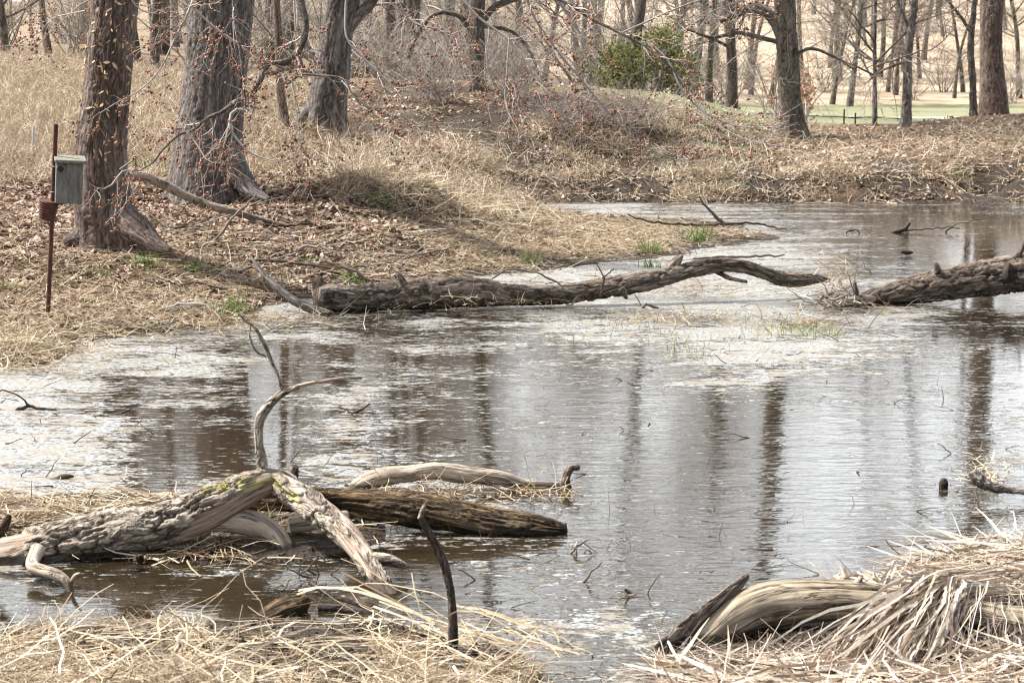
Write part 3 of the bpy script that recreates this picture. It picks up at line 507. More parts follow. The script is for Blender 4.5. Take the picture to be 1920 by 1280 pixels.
# --- mid long log
log1('long_fallen_log', 'long dark furrowed log lying along the bank edge across the middle of the pond', 'log',
     [(598, 562, 44), (615, 560, 52), (660, 560, 52), (720, 556, 54), (800, 550, 60), (870, 547, 58), (930, 550, 48), (990, 553, 38), (1050, 553, 38), (1100, 545, 40), (1160, 535, 42), (1220, 525, 40), (1260, 515, 36), (1300, 505, 32), (1345, 498, 28), (1390, 500, 27), (1430, 512, 27), (1470, 523, 27), (1505, 525, 25), (1530, 523, 18), (1556, 525, 6)], 13.85, 15.0, 'fallen_bark',
     cw=.045, cl=.22, depth=.017, ds=.01, sides=72, seed=23, lump=.2,
     extra=[('stub', [(1240, 525, 20), (1258, 502, 20), (1272, 486, 16), (1278, 480, 8)], 14.5, 14.6, 'fallen_bark', dict(cw=.04, cl=.1, depth=.006, ds=.01, seed=24)),
            ('branch', [(1345, 510, 10), (1370, 522, 9), (1400, 528, 6)], 14.7, 14.4, 'dark_wood', dict(cw=.04, cl=.1, depth=.003, ds=.01, seed=25)),
            ('broken_end', [(625, 572, 30), (605, 545, 34), (598, 528, 22), (600, 520, 10)], 14, 14.1, 'dark_wood', dict(cw=.03, cl=.1, depth=.012, ds=.01, grain=.01, seed=26))])
lonely('fallen_branch', 'curved grey limb rising left from the broken end of the long log', 'branch', [(468, 478, 5), (484, 500, 9), (505, 525, 13), (530, 548, 16), (560, 568, 17), (590, 580, 17), (618, 588, 12)], 14.2, 13.75, 'bark_grey', cw=.02, cl=.2, depth=.004, ds=.01, grain=.004, seed=27, sides=20)
log1('leaning_log', 'thick ridged log entering from the right edge and tapering into a tangle of roots', 'log',
     [(1565, 578, 12), (1600, 568, 24), (1640, 557, 36), (1680, 549, 46), (1730, 541, 58), (1780, 532, 66), (1830, 524, 68), (1880, 518, 68), (1940, 508, 72), (2040, 488, 76), (2160, 462, 80)], 14.35, 14.6, 'fallen_bark',
     cw=.05, cl=.16, depth=.022, ds=.01, sides=80, seed=28, lump=.14,
     extra=[('root', [(1565, 574, 12), (1590, 566, 20), (1620, 562, 22), (1640, 560, 10)], 14.1, 14.2, 'smooth_wood', dict(cw=.04, cl=.1, depth=.003, ds=.01, seed=29)),
            ('root', [(1610, 575, 18), (1606, 556, 14), (1603, 535, 8), (1602, 525, 3)], 14.15, 14.15, 'bark_grey', dict(cw=.04, cl=.1, depth=.003, ds=.01, seed=30)),
            ('branch', [(1900, 485, 14), (1916, 470, 9), (1922, 450, 3)], 14.5, 14.5, 'fallen_bark', dict(cw=.04, cl=.1, depth=.003, ds=.01, seed=31))])
lonely('fallen_branch', 'long pale fallen limb lying on leaves between the two big left trees', 'branch', [(228, 330, 10), (262, 330, 18), (300, 343, 19), (345, 366, 17), (390, 385, 16), (440, 397, 14), (490, 412, 11), (540, 424, 8)], 16.3, 16.9, 'smooth_wood', cw=.04, cl=.2, depth=.006, ds=.012, seed=32, sides=18, grain=.003)
lonely('mossy_log', 'short pale crusted branch in weed and straw at the right edge of the pond', 'log', [(1822, 884, 20), (1835, 898, 26), (1856, 910, 24), (1885, 917, 17), (1930, 921, 15), (2000, 926, 15)], 7.78, 7.74, 'bark_pale', cw=.03, cl=.06, depth=.006, ds=.007, seed=33, lump=.2, bare=0)
lonely('mud_lump', 'small black lump poking out of open water near the right edge', 'snag', [(1768, 918, 16), (1770, 906, 18), (1770, 897, 10)], 8.0, 8.0, 'dark_wood', cw=.02, cl=.03, depth=.004, ds=.005, seed=34, lump=.3)
lonely('floating_wood', 'dark round lump floating in the far water right of centre', 'snag', [(1690, 472, 4), (1697, 473, 8), (1706, 473, 7), (1712, 473, 3)], 18.3, 18.3, 'dark_wood', ds=.01, seed=35)
def knob(parent, part, px, py, Y, dx, dy, wd, mat, **k):
    P, r = pth([(px, py, wd*1.3), (px+dx*.5, py+dy*.5, wd), (px+dx, py+dy, wd*.7)], Y); bark(part, P, r, MAT[mat], parent, .03, .06, .003, .005 if Y < 9 else .01, lump=.25, rough_end=.02, **k)
for o in [o for o in bpy.data.objects if o.type == 'EMPTY' and o.parent is None]:
    if o.name == 'arched_log': knob(o, 'broken_stub', 1605, 1098, 5.92, 10, -16, 18, 'drift_wood', bare=2, seed=72)
    if o.name == 'long_fallen_log': knob(o, 'broken_stub', 760, 535, 13.95, -12, -22, 12, 'fallen_bark', seed=73); knob(o, 'broken_stub', 1165, 540, 14.2, 10, 20, 11, 'fallen_bark', seed=74); knob(o, 'broken_stub', 900, 560, 13.85, 6, 12, 14, 'dark_wood', seed=75)
    if o.name == 'leaning_log': knob(o, 'broken_stub', 1760, 510, 14.4, -6, -18, 12, 'fallen_bark', seed=76); knob(o, 'hollow', 1885, 510, 14.25, 20, 2, 34, 'dark_wood', seed=77)
    if o.name == 'fallen_log': knob(o, 'broken_stub', 342, 948, 6.95, -14, -20, 16, 'log_bark', seed=78); knob(o, 'broken_stub', 262, 1040, 6.75, 2, 16, 14, 'rotten', seed=79); knob(o, 'broken_stub', 548, 900, 7.08, 6, -24, 18, 'dark_wood', seed=80); knob(o, 'knot', 215, 1000, 6.68, 6, 6, 26, 'log_bark', seed=81)
# small sticks in and by the water: every one its own thing
def stick(label, pts, Y, mat='twig_dark', cat='stick', name='stick', arms=()):
    acc = Acc()
    for q in (pts,)+tuple(arms):
        P, r = pth(q, Y); C, rr, _ = resample(P, r, .02 if Y < 10 else .04); rr = rr*(1+.25*rng.normal(size=len(rr))*.4); C = C+rng.normal(size=C.shape)*.001*Y*.3
        tubes(acc, C[None], np.maximum(rr, .0015)[None], 6, np.array([rng.random()]))
    o = acc.build(name, MAT[mat], None); return tag(o, label, cat)
stick('black stick jutting up from the far water beside the straw spit', [(1310, 368, 3), (1330, 392, 6), (1345, 408, 7), (1358, 422, 8)], 20.5)
stick('long black stick lying flat on the tip of the straw spit', [(1178, 404, 3), (1220, 416, 4), (1280, 420, 5), (1340, 421, 5), (1400, 417, 5), (1435, 421, 3)], 20.6, arms=([(1430, 421, 3), (1455, 428, 4), (1475, 428, 2)],))
stick('bleached forked stick in the water right of the dark upright stick', [(1045, 1138, 5), (1065, 1118, 9), (1085, 1100, 9), (1100, 1085, 6), (1127, 1053, 3)], 6.5, 'twig', arms=([(1085, 1102, 5), (1100, 1102, 4)], [(1072, 1112, 4), (1060, 1096, 4)]))
stick('small dark twig tripod standing in water left of the bark slab', [(1172, 1104, 7), (1190, 1118, 6), (1206, 1128, 4), (1225, 1140, 3)], 6.35, arms=([(1206, 1128, 3), (1178, 1145, 3)], [(1206, 1128, 3), (1218, 1105, 3), (1238, 1076, 2)], [(1206, 1128, 3), (1195, 1155, 2)]))
stick('dark forked stick on the scum below the long log', [(1188, 596, 5), (1215, 570, 6), (1240, 580, 7), (1285, 590, 7)], 14.2, arms=([(1236, 580, 5), (1190, 597, 3)],))
stick('dark crooked branch floating at the left edge above the near log', [(52, 916, 6), (75, 905, 12), (100, 900, 14), (128, 892, 10), (140, 893, 4)], 8.2, arms=([(92, 903, 8), (112, 916, 6)],))
stick('mossy sticks tangled in pale scum at the left edge', [(-20, 762, 4), (20, 772, 7), (50, 775, 6), (70, 781, 3)], 9.9, arms=([(-10, 732, 3), (30, 738, 3), (60, 762, 5), (100, 770, 7), (130, 782, 6)], [(20, 785, 10), (30, 770, 10), (60, 762, 4)], [(80, 770, 3), (82, 785, 4)]))
stick('short dark stick floating in scum left of the upright branch', [(190, 788, 4), (215, 780, 9), (235, 772, 5), (244, 768, 2)], 9.8)
stick('small raft of dark sticks floating in mid pond', [(640, 782, 5), (665, 772, 7), (695, 757, 4)], 9.8, arms=([(650, 790, 3), (700, 775, 4), (735, 785, 8), (762, 782, 4)], [(735, 790, 9), (748, 775, 7), (756, 792, 4)], [(690, 780, 3), (720, 800, 2)]))
stick('dark snag of sticks in far water near the right edge', [(1672, 436, 5), (1695, 430, 10), (1705, 418, 6)], 20.9, arms=([(1700, 432, 3), (1760, 428, 3), (1820, 415, 2), (1870, 402, 2)], [(1770, 445, 3), (1778, 430, 3), (1800, 428, 2)], [(1690, 438, 3), (1730, 440, 2)]))
stick('small arched twig standing in far water left of the snag', [(1585, 440, 2), (1592, 432, 3), (1610, 432, 3), (1612, 442, 2)], 20.7)
stick('bent twig rising from far water beside the leaning log', [(1805, 472, 3), (1812, 462, 3), (1818, 455, 2)], 19)
stick('thin dark stick lying on scum behind the long log', [(1300, 484, 4), (1380, 482, 5), (1470, 479, 3)], 17.4)
stick('brown twig lying over the mud by the straw bank edge', [(300, 578, 3), (340, 570, 7), (370, 571, 7), (400, 580, 5), (412, 590, 4)], 13.4, 'twig')
stick('pale bent reed stem arching over the long log', [(922, 525, 3), (935, 512, 4), (965, 505, 5), (1000, 510, 4), (1040, 528, 4), (1060, 545, 3)], 13.75, 'twig', arms=([(1060, 545, 4), (1085, 552, 4), (1075, 568, 4), (1060, 573, 3)],))
stick('dark thin branch sticking up over the long log', [(1125, 555, 3), (1132, 530, 5), (1130, 510, 3), (1120, 495, 2)], 14.1, arms=([(1130, 520, 3), (1150, 505, 2)],))
for i, (a, b, lab) in enumerate([((455, 488), (620, 503), 'dark limb on mud left of the long log end'), ((300, 528), (420, 540), 'dark weathered pole lying among green shoots on the left bank'), ((430, 528), (600, 560), 'thin dark limb leading to the broken end of the long log'),
     ((590, 492), (700, 500), 'grey limb behind the broken end of the long log'), ((640, 500), (760, 545), 'brown limb crossing behind the long log'), ((395, 455), (480, 365), 'pale branch leaning on the fallen limb below the second big tree'), ((480, 420), (600, 425), 'grey branch among red leaves on the left slope'),
     ((690, 500), (860, 460), 'thin dark twig rising from behind the long log'), ((560, 470), (610, 460), 'short pale stick on the left bank'), ((210, 470), (250, 466), 'brown stick at the foot of the first big tree')]):
    m = [(a[0]+(b[0]-a[0])*t, a[1]+(b[1]-a[1])*t+rng.normal()*4*(0 < t < 1), 7-3*t if i != 7 else 3) for t in np.linspace(0, 1, 6)]
    Y = min(g1(*a)[1], g1(*b)[1])-.05; stick(lab, m, Y, 'twig' if 'pale' in lab or 'brown' in lab else 'twig_dark')

stick('tangle of thin dark twigs in the water beside the leg of the near log', [(545, 1085, 3), (575, 1068, 4), (600, 1040, 4), (612, 1062, 3)], 6.6, arms=([(575, 1068, 3), (600, 1080, 3), (640, 1062, 2)], [(600, 1040, 3), (570, 1050, 2), (560, 1075, 2)], [(590, 1055, 3), (606, 1090, 3)]))
stick('pale forked reed stems poking out of the water right of the rotten log', [(1060, 1042, 5), (1085, 1022, 5), (1100, 1012, 3)], 6.9, 'twig', arms=([(1078, 1048, 4), (1084, 1015, 4), (1120, 1035, 3)], [(1090, 1050, 5), (1100, 1030, 4), (1118, 1040, 3)]))
stick('dark rootlets hanging under the rotten log into the water', [(925, 985, 8), (918, 1005, 6), (905, 1018, 4)], 7.15, arms=([(930, 990, 5), (931, 1018, 4)], [(918, 1002, 4), (925, 1020, 3)]))
# ------------------------------------------------------------------ twigs with red buds
def budmesh(acc, P, size):
    n = len(P); oc = np.array([[1, 0, 0], [-1, 0, 0], [0, 1, 0], [0, -1, 0], [0, 0, 1], [0, 0, -1]], float); tr = np.array([[0, 2, 4], [2, 1, 4], [1, 3, 4], [3, 0, 4], [2, 0, 5], [1, 2, 5], [3, 1, 5], [0, 3, 5]])
    V = P[:, None]+oc[None]*size[:, None, None]*rng.uniform(.35, 1.7, (n, 6, 1)); acc.add(V, T=(tr[None]+(np.arange(n)*6)[:, None, None]), a=np.repeat(rng.random(n), 6))
def boughs(tree, specs, nsec=9, nter=4, buds=True, drop=-.1, Ls=.45, seed=0, mat='twig_pale', bn=.42):
    """each spec (path px, Y0, Y1[, thick]) ; big ones become their own limb part, the twigs of the tree one mesh"""
    g = np.random.default_rng(seed); tw = Acc(); bd = Acc()
    for sp in specs:
        P, r = pth(sp[0], sp[1], sp[2]); r = r*np.linspace(.85, .55, len(r)); C, rr, _ = resample(P, r, .06); n = len(C)
        if max(p[2] for p in sp[0]) > 8: bark('limb', P, r, MAT['bark_pale' if sp[0][0][2] < 16 else 'bark_far'], tree, .02, .05, .0025, .012, sides=14, seed=seed+n, lump=.15)
        else: tubes(tw, C[None], rr[None], 6, np.array([.2+.4*g.random()]))
        K = 12; ix = np.linspace(0, n-1, K).round().astype(int); Pk, Rk = C[ix][None], rr[ix][None]; ln = np.linalg.norm(C[-1]-C[0])
        ns = max(3, int(nsec*ln/1.2)); A1, R1 = spawn(Pk, Rk, ns, .12, 1, Ls, R(48), 7, .5, drop, .16, .003, g); tubes(tw, A1, R1, 4, g.random(len(A1)))
        A2, R2 = spawn(A1, R1, nter, .15, 1, Ls*.55, R(45), 5, .7, drop*.5, .2, .0022, g); tubes(tw, A2, R2, 3, g.random(len(A2)))
        if buds:
            for A in (A1, A2):
                m = g.random(A.shape[:2]) < bn; pts = A[m]; pts = pts[g.random(len(pts)) < .95]
                for q in range(2): budmesh(bd, pts+g.normal(size=pts.shape)*.009, g.uniform(.004, .0115, len(pts)))
    tw = tw.build('twigs', MAT[mat], tree)
    if buds and bd.n: bd.build('buds', MAT['bud'], tree).parent = tw

# ------------------------------------------------------------------ trees
def crown(tree, P, Rr, Hh, g, nl=20, t0=.2, n2=7, n3=6, n4=2, tmat='twig_far', limbmat='bark_far', low=True, up=.08, Ll=.32):
    C, r, _ = resample(P, Rr, .5); K = 14; ix = np.linspace(0, len(C)-1, K).round().astype(int); Pk, Rk = C[ix][None], r[ix][None]
    A, RA = spawn(Pk, Rk, nl, t0, .98, Hh*Ll, R(62), 9, .42, up, .14, .02, g); acc = Acc(); tubes(acc, A, RA, 6, g.random(len(A))); 
    z = lambda n: {'crack': np.zeros(n), 'bare': np.zeros(n), 'lich': np.zeros(n)}
    lm = mk('limbs', np.concatenate(acc.V), [np.concatenate(acc.Q)], MAT[limbmat], tree, True, {**z(acc.n), 'bc': np.concatenate(acc.V)})
    tw = Acc(); B, RB = spawn(A, RA, n2, .15, 1, Hh*.12, R(50), 6, .5, .05, .18, .009, g); tubes(tw, B, RB, 4, g.random(len(B)))
    if low: B = np.concatenate([B, spawn(Pk, Rk, 3, .05, .35, Hh*.12, R(75), 6, .15, -.02, .2, .009, g)[0]]); RB = np.concatenate([RB, np.full((len(B)-len(RB), 6), .008)])
    Cc, RC = spawn(B, RB, n3, .1, 1, Hh*.055, R(48), 4, .55, .03, .2, .005, g); tubes(tw, Cc, RC, 3, g.random(len(Cc)))
    if n4: D, RD = spawn(Cc, RC, n4, .1, 1, Hh*.028, R(45), 3, .7, 0, .2, .0035, g); tubes(tw, D, RD, 3, g.random(len(D)))
    tw.build('twigs', MAT[tmat], tree).parent = lm
def pixel_tree(name, label, pts, Y, Hh, mat, seed, cw=.05, cl=.2, depth=.012, ds=.03, nl=20, t0=.22, flare=.5, group=None, sides=None, lims=(), roots=(), cat='tree', z0=None, **ck):
    """trunk traced where it shows, then carried on to its full height"""
    g = np.random.default_rng(seed); P, r = pth(pts, Y); base = P[0].copy(); base[2] = H(base[0], base[1])-.12 if z0 is None else z0
    P[0, 2] = min(P[0, 2], base[2]); top = P[-1]; d = norm(P[-1]-P[-2]); d = norm(d*.6+np.array([0, 0, 1.])); Pv = [*P]; rv = [*r]; n = 5; st_ = (Hh-top[2])/n
    for k in range(1, n+1):
        d = norm(d+g.normal(size=3)*np.array([.06, .06, 0])+np.array([0, 0, .1])); Pv.append(Pv[-1]+d*st_); rv.append(r[-1]*(1-k/(n+.3)))
    Pv = np.array(Pv); rv = np.array(rv); t = thing(name, label, cat, base, group); lob = g.integers(3, 6); ph = g.random()*6
    nz = min(len(pts)+1, len(Pv)); 
    def fl(s, th): return flare*np.exp(-s/.28)[:, None]*(.55+.45*np.cos(lob*th+ph)[None]) 
    bark('trunk', Pv[:nz], rv[:nz], MAT[mat], t, cw, cl, depth, ds, seed=seed, flare=fl, sides=sides, lump=.06)
    if nz < len(Pv): bark('upper_trunk', Pv[nz-1:], rv[nz-1:], MAT[mat], t, .1, .3, .01, .15, seed=seed+1, sides=10)
    for q in roots:
        P2, r2 = pth(q[0], q[1], q[2]); bark('root', P2, r2, MAT[mat], t, cw, cl, depth*.8, ds, seed=seed+5, lump=.1)
    for q in lims:
        P2, r2 = pth(q, Y); bark('limb', P2, r2, MAT[mat], t, cw, cl, depth*.4, ds*1.5, seed=seed+6, sides=12)
        A, RA = spawn(P2[None], r2[None], 8, .2, 1, 1.1, R(50), 6, .4, .02, .2, .006, g); B, RB = spawn(A, RA, 6, .1, 1, .5, R(45), 4, .6, 0, .2, .004, g); tw = Acc(); tubes(tw, A, RA, 4, g.random(len(A))); tubes(tw, B, RB, 3, g.random(len(B))); tw.build('twigs', MAT['twig_far'], t)
    if nl: crown(t, Pv, rv, Hh, g, nl, t0, **ck)
    return t
t1 = pixel_tree('maple_tree', 'big bare tree with furrowed bark and a dry leafy vine behind the bird box', [(212, 478, 122), (205, 440, 118), (196, 395, 112), (189, 330, 102), (189, 270, 98), (198, 200, 90), (205, 120, 88), (212, 50, 88), (217, -20, 88), (222, -120, 84)], 15.1, 15, 'bark_red', 101,
    .028, .3, .011, .011, sides=120, nl=14, t0=.45, n2=6, n3=6, n4=0, flare=.35, tmat='twig', low=False,
    roots=[([(225, 400, 50), (255, 430, 60), (285, 455, 42), (320, 472, 16)], 15.0, 14.7), ([(180, 420, 50), (150, 445, 34), (120, 455, 14)], 15.1, 15)])
t2 = pixel_tree('maple_tree', 'widest grey barked tree, second from the left, with a fallen limb at its foot', [(392, 392, 165), (390, 365, 150), (388, 330, 136), (390, 290, 126), (394, 240, 120), (400, 180, 116), (408, 90, 118), (415, 0, 122), (420, -120, 118)], 18.2, 17, 'bark_grey', 103,
    .034, .35, .013, .014, sides=130, nl=14, t0=.45, n2=6, n3=6, n4=0, flare=.3, tmat='twig', low=False,
    roots=[([(430, 300, 60), (452, 335, 44), (475, 362, 34), (505, 376, 12)], 18.1, 17.7), ([(350, 340, 50), (325, 368, 40), (300, 378, 14)], 18.1, 18)])
t3 = pixel_tree('maple_tree', 'grey barked tree, third big trunk from the left, splitting into two limbs overhead', [(608, 262, 96), (610, 230, 82), (615, 180, 72), (622, 130, 66), (632, 60, 60), (640, 20, 62)], 23, 15, 'bark_grey', 105,
    .04, .4, .016, .02, sides=90, nl=12, t0=.4, n2=6, n3=6, n4=0, flare=.3, tmat='twig', low=False, lims=[[(645, 60, 30), (665, 35, 26), (690, 12, 22), (712, -30, 20), (740, -120, 16)]],
    roots=[([(590, 215, 30), (575, 215, 30), (562, 228, 14)], 23, 22.8)])
boughs(t2, [([(548, -60, 22), (562, 0, 20), (573, 50, 19), (562, 92, 20), (538, 116, 22), (506, 118, 16)], 14.5, 14.2),
    ([(505, 112, 16), (488, 148, 15), (468, 180, 14), (440, 192, 12), (412, 212, 11), (392, 220, 9), (366, 242, 8), (335, 254, 7), (308, 278, 6), (285, 306, 5), (262, 320, 4)], 14.2, 13.9),
    ([(436, -30, 9), (443, 55, 9), (452, 105, 8), (457, 160, 8), (461, 208, 7)], 14.1, 14), ([(461, 208, 8), (440, 206, 8), (430, 232, 7), (445, 262, 6), (470, 286, 5), (505, 300, 4), (540, 305, 3)], 14, 13.8),
    ([(498, 136, 9), (530, 142, 9), (538, 156, 9), (560, 142, 8), (600, 142, 6), (645, 150, 5), (660, 175, 4), (690, 200, 4), (752, 200, 3)], 14.2, 13.9), ([(548, 150, 5), (553, 190, 4), (560, 240, 4), (570, 330, 3)], 14.1, 14),
    ([(370, -20, 6), (355, 18, 6), (325, 80, 5), (300, 130, 4), (268, 165, 4), (215, 195, 3), (188, 212, 2)], 13.9, 13.5), ([(330, -20, 5), (400, 50, 5), (450, 85, 5), (480, 110, 5), (502, 118, 6)], 14.3, 14.2),
    ([(430, 232, 5), (420, 275, 4), (412, 300, 3), (385, 310, 2)], 14, 13.7), ([(350, 246, 5), (372, 275, 4), (390, 302, 3), (430, 305, 2)], 13.9, 13.7), ([(225, 318, 6), (250, 300, 4), (268, 286, 3)], 13.8, 13.8),
    ([(265, 320, 4), (228, 322, 5), (212, 345, 5), (190, 355, 4), (165, 342, 2)], 13.9, 13.7), ([(235, -20, 4), (262, 18, 4), (330, 22, 3), (380, 2, 3)], 13.6, 13.6), ([(160, 20, 3), (100, 35, 3), (75, 60, 4), (40, 70, 2)], 16, 17), ([(395, 222, 4), (405, 260, 3), (410, 300, 2)], 14, 14)],
    nsec=12, nter=5, seed=201, Ls=.42)
boughs(t3, [([(655, -50, 6), (648, 20, 6), (650, 70, 6), (690, 118, 6), (730, 156, 5), (760, 192, 4), (782, 238, 4), (800, 262, 3), (832, 278, 2)], 15.5, 15), ([(700, -60, 6), (745, 20, 5), (800, 60, 5), (815, 110, 4), (790, 150, 3)], 15.4, 15.3),
    ([(880, -60, 10), (960, -20, 9), (1050, 0, 9), (1110, 36, 9), (1170, 66, 8), (1222, 96, 8), (1262, 132, 7), (1292, 172, 6)], 15, 14.6), ([(1210, 75, 6), (1250, 110, 5), (1280, 170, 5), (1320, 210, 4), (1385, 237, 4), (1440, 238, 3), (1480, 226, 2)], 14.8, 14.2),
    ([(1020, -30, 8), (1062, 22, 7), (1095, 80, 6), (1108, 128, 5), (1105, 172, 3), (1090, 220, 2)], 15, 15), ([(850, -20, 6), (900, 35, 6), (950, 72, 5), (985, 112, 5), (1012, 155, 4), (1035, 205, 4), (1080, 262, 3)], 15.4, 15),
    ([(975, -40, 7), (1000, 30, 6), (1040, 90, 6), (1090, 150, 5), (1135, 205, 5), (1192, 262, 4), (1240, 290, 3), (1285, 303, 3)], 15, 14.7), ([(955, 70, 4), (950, 140, 4), (950, 205, 5), (975, 245, 4), (1010, 295, 4), (1035, 332, 3)], 15.2, 15), ([(1170, 60, 5), (1300, 5, 5), (1400, -20, 5)], 14.9, 14.9),
    ([(640, 150, 4), (660, 175, 3), (700, 240, 3), (745, 270, 2)], 14.8, 14.5), ([(740, -20, 4), (770, 40, 4), (830, 60, 4), (870, 100, 3), (880, 150, 2)], 15.2, 15), ([(1280, 60, 4), (1330, 25, 4), (1410, -5, 4)], 14.9, 14.9), ([(1292, 172, 5), (1330, 222, 4), (1400, 262, 4), (1480, 276, 2)], 14.6, 14.2)],
    nsec=11, nter=5, seed=202, Ls=.5)
# dry leaf vine on the first tree
acc = Acc(); g = np.random.default_rng(5); n = 180; py = g.uniform(-60, 300, n); cx = np.interp(py, [-60, 120, 300], [218, 205, 189]); u = np.where(g.random(n) < .45, -1, g.uniform(-.9, 1, n)); rad = np.interp(py, [-60, 300], [44, 49])
c = at(cx+u*rad, py, 15.1-rad*15.1/F*np.sqrt(np.clip(1-u*u, 0, 1))-.03); d = norm(g.normal(size=(n, 3))+np.array([0, -.3, -.9])); ln = g.uniform(.03, .07, n)
Pl = c[:, None]+d[:, None]*ln[:, None, None]*np.linspace(0, 1, 4)[None, :, None]; ribbons(acc, Pl, np.array([.2, 1, .8, .05])[None]*g.uniform(.014, .024, n)[:, None], norm(g.normal(size=(n, 3))), g.random(n))
acc.build('vine_leaves', MAT['vine_leaf'], t1)
vine = Acc()
for k in range(3):
    yy = np.linspace(-80, 440 if k < 3 else 330, 26); uo = g.uniform(-.8, .8); xx = np.interp(yy, [-80, 120, 300, 440], [218, 205, 189, 205])+45*(uo+.12*np.sin(yy*.02+k)+np.cumsum(g.normal(size=26))*.02); u = np.clip((xx-np.interp(yy, [-80, 120, 300, 440], [218, 205, 189, 205]))/50, -.95, .95)
    C = at(xx, yy, 15.1-.2*np.sqrt(1-u*u)-.012); tubes(vine, C[None], np.full((1, 26), .0032), 5, np.array([.2]))
vine.build('vine_stem', MAT['twig_dark'], t1)

# prominent trees of the far bank
FB = 'trees on the far bank'
pixel_tree('tree', 'tall dark trunk alone on the far bank crest with thick limbs leaving to the left', [(1487, 262, 62), (1484, 235, 50), (1482, 200, 43), (1478, 120, 42), (1474, 60, 40), (1470, -20, 40)], 31.2, 15, 'bark_far', 111, nl=22, t0=.3, ds=.03, group=FB, sides=60, flare=.5, limbmat='bark_far',
    lims=[[(1468, 72, 24), (1452, 40, 22), (1432, 20, 20), (1400, 18, 16), (1375, 30, 12), (1350, 40, 8)], [(1462, 80, 10), (1430, 72, 9), (1385, 62, 8), (1330, 70, 6), (1290, 55, 4)], [(1490, 105, 8), (1515, 92, 7), (1560, 105, 5), (1600, 130, 3)]])
pixel_tree('tree', 'grey straight trunk with exposed roots on the dark mound of the far bank', [(895, 195, 46), (895, 172, 34), (895, 120, 29), (894, 60, 29), (896, -30, 28)], 31, 14, 'bark_far', 113, nl=20, t0=.3, group=FB, sides=50, flare=.6,
    lims=[[(885, 62, 12), (860, 30, 10), (820, 25, 9), (785, 60, 9), (765, 110, 8)], [(905, 40, 14), (925, 15, 13), (960, 0, 12), (1010, -10, 10), (1060, 5, 8)], [(905, 50, 8), (960, 60, 7), (990, 90, 6), (1010, 140, 4)]])
pixel_tree('tree', 'slim pale grey trunk on the leafy bank crest with a low arching limb', [(1698, 242, 26), (1699, 225, 21), (1701, 170, 17), (1704, 90, 16), (1712, 30, 14), (1718, -20, 13)], 32.6, 11, 'bark_pale', 115, nl=20, t0=.2, group=FB, sides=30, flare=.3, lims=[[(1700, 115, 7), (1680, 122, 6), (1650, 135, 4), (1620, 160, 3)], [(1708, 60, 7), (1690, 20, 6), (1675, -20, 5)]])
pixel_tree('tree', 'thin young trunk between the lone dark tree and the slim pale tree', [(1640, 242, 13), (1640, 200, 10), (1640, 100, 8), (1641, 0, 7)], 33, 8, 'bark_pale', 117, nl=26, t0=.1, group=FB, sides=14, flare=.2, ds=.05, Ll=.25)
pixel_tree('tree', 'slim greenish trunk just left of the thick brown trunk', [(1826, 222, 16), (1824, 160, 14), (1820, 90, 13), (1826, 20, 11), (1830, -30, 10)], 33.8, 12, 'bark_far', 119, nl=20, t0=.2, group=FB, sides=20, flare=.2, ds=.05, lims=[[(1820, 60, 7), (1800, 30, 6), (1780, 5, 5), (1760, -25, 5)]])
pixel_tree('tree', 'thick light brown trunk with a swollen base near the right edge', [(1864, 222, 64), (1863, 190, 54), (1860, 140, 46), (1858, 60, 42), (1860, 10, 44), (1862, -30, 46)], 36, 16, 'bark_tan', 121, nl=22, t0=.3, group=FB, sides=60, flare=.25)
pixel_tree('tree', 'dark middle sized trunk behind the crest left of the lone dark tree', [(1374, 205, 22), (1374, 170, 18), (1371, 90, 17), (1370, 30, 16), (1368, -30, 16)], 36, 13, 'bark_far', 123, nl=20, t0=.2, group=FB, sides=26, flare=.3, lims=[[(1370, 90, 7), (1340, 75, 6), (1300, 60, 5), (1270, 50, 3)], [(1375, 40, 10), (1395, 22, 8), (1420, 18, 6)]])
pixel_tree('tree', 'leaning trunk growing up through the green cedar bush', [(1185, 172, 24), (1188, 120, 21), (1196, 50, 20), (1205, -20, 19)], 35, 13, 'bark_far', 125, nl=20, t0=.2, group=FB, sides=26, flare=.3)
for k, (x, y, wd, Y, lab) in enumerate([(736, 138, 26, 37, 'leftmost of three grey trunks standing close together behind the mound'), (756, 136, 20, 36, 'greenish middle trunk of three close together behind the mound'), (778, 134, 28, 37, 'rightmost of three grey trunks standing close together behind the mound')]):
    pixel_tree('tree', lab, [(x, y, wd), (x-3, 60, wd*.85), (x-6+k*3, -30, wd*.8)], Y, 14, 'bark_far', 130+k, nl=16, t0=.25, group='three close trunks behind the mound', sides=24, flare=.2)
pixel_tree('tree', 'slim brown trunk right of the second big tree', [(533, 250, 26), (531, 215, 19), (526, 170, 16), (524, 110, 16), (520, 40, 15), (516, -40, 14)], 22.5, 9, 'bark_tan', 140, nl=12, t0=.25, sides=30, flare=.3, cw=.02, cl=.06, depth=.004, ds=.02)
pixel_tree('tree', 'dark curved trunk at the far left edge on the meadow crest', [(12, 130, 20), (8, 80, 17), (2, 20, 14), (-8, -30, 12)], 42, 9, 'bark_far', 141, nl=22, t0=.15, sides=20)
pixel_tree('tree', 'dark trunk seen between the first and second big trees', [(292, 150, 20), (290, 80, 19), (294, 0, 18)], 40, 12, 'bark_far', 142, nl=20, t0=.15, sides=20)

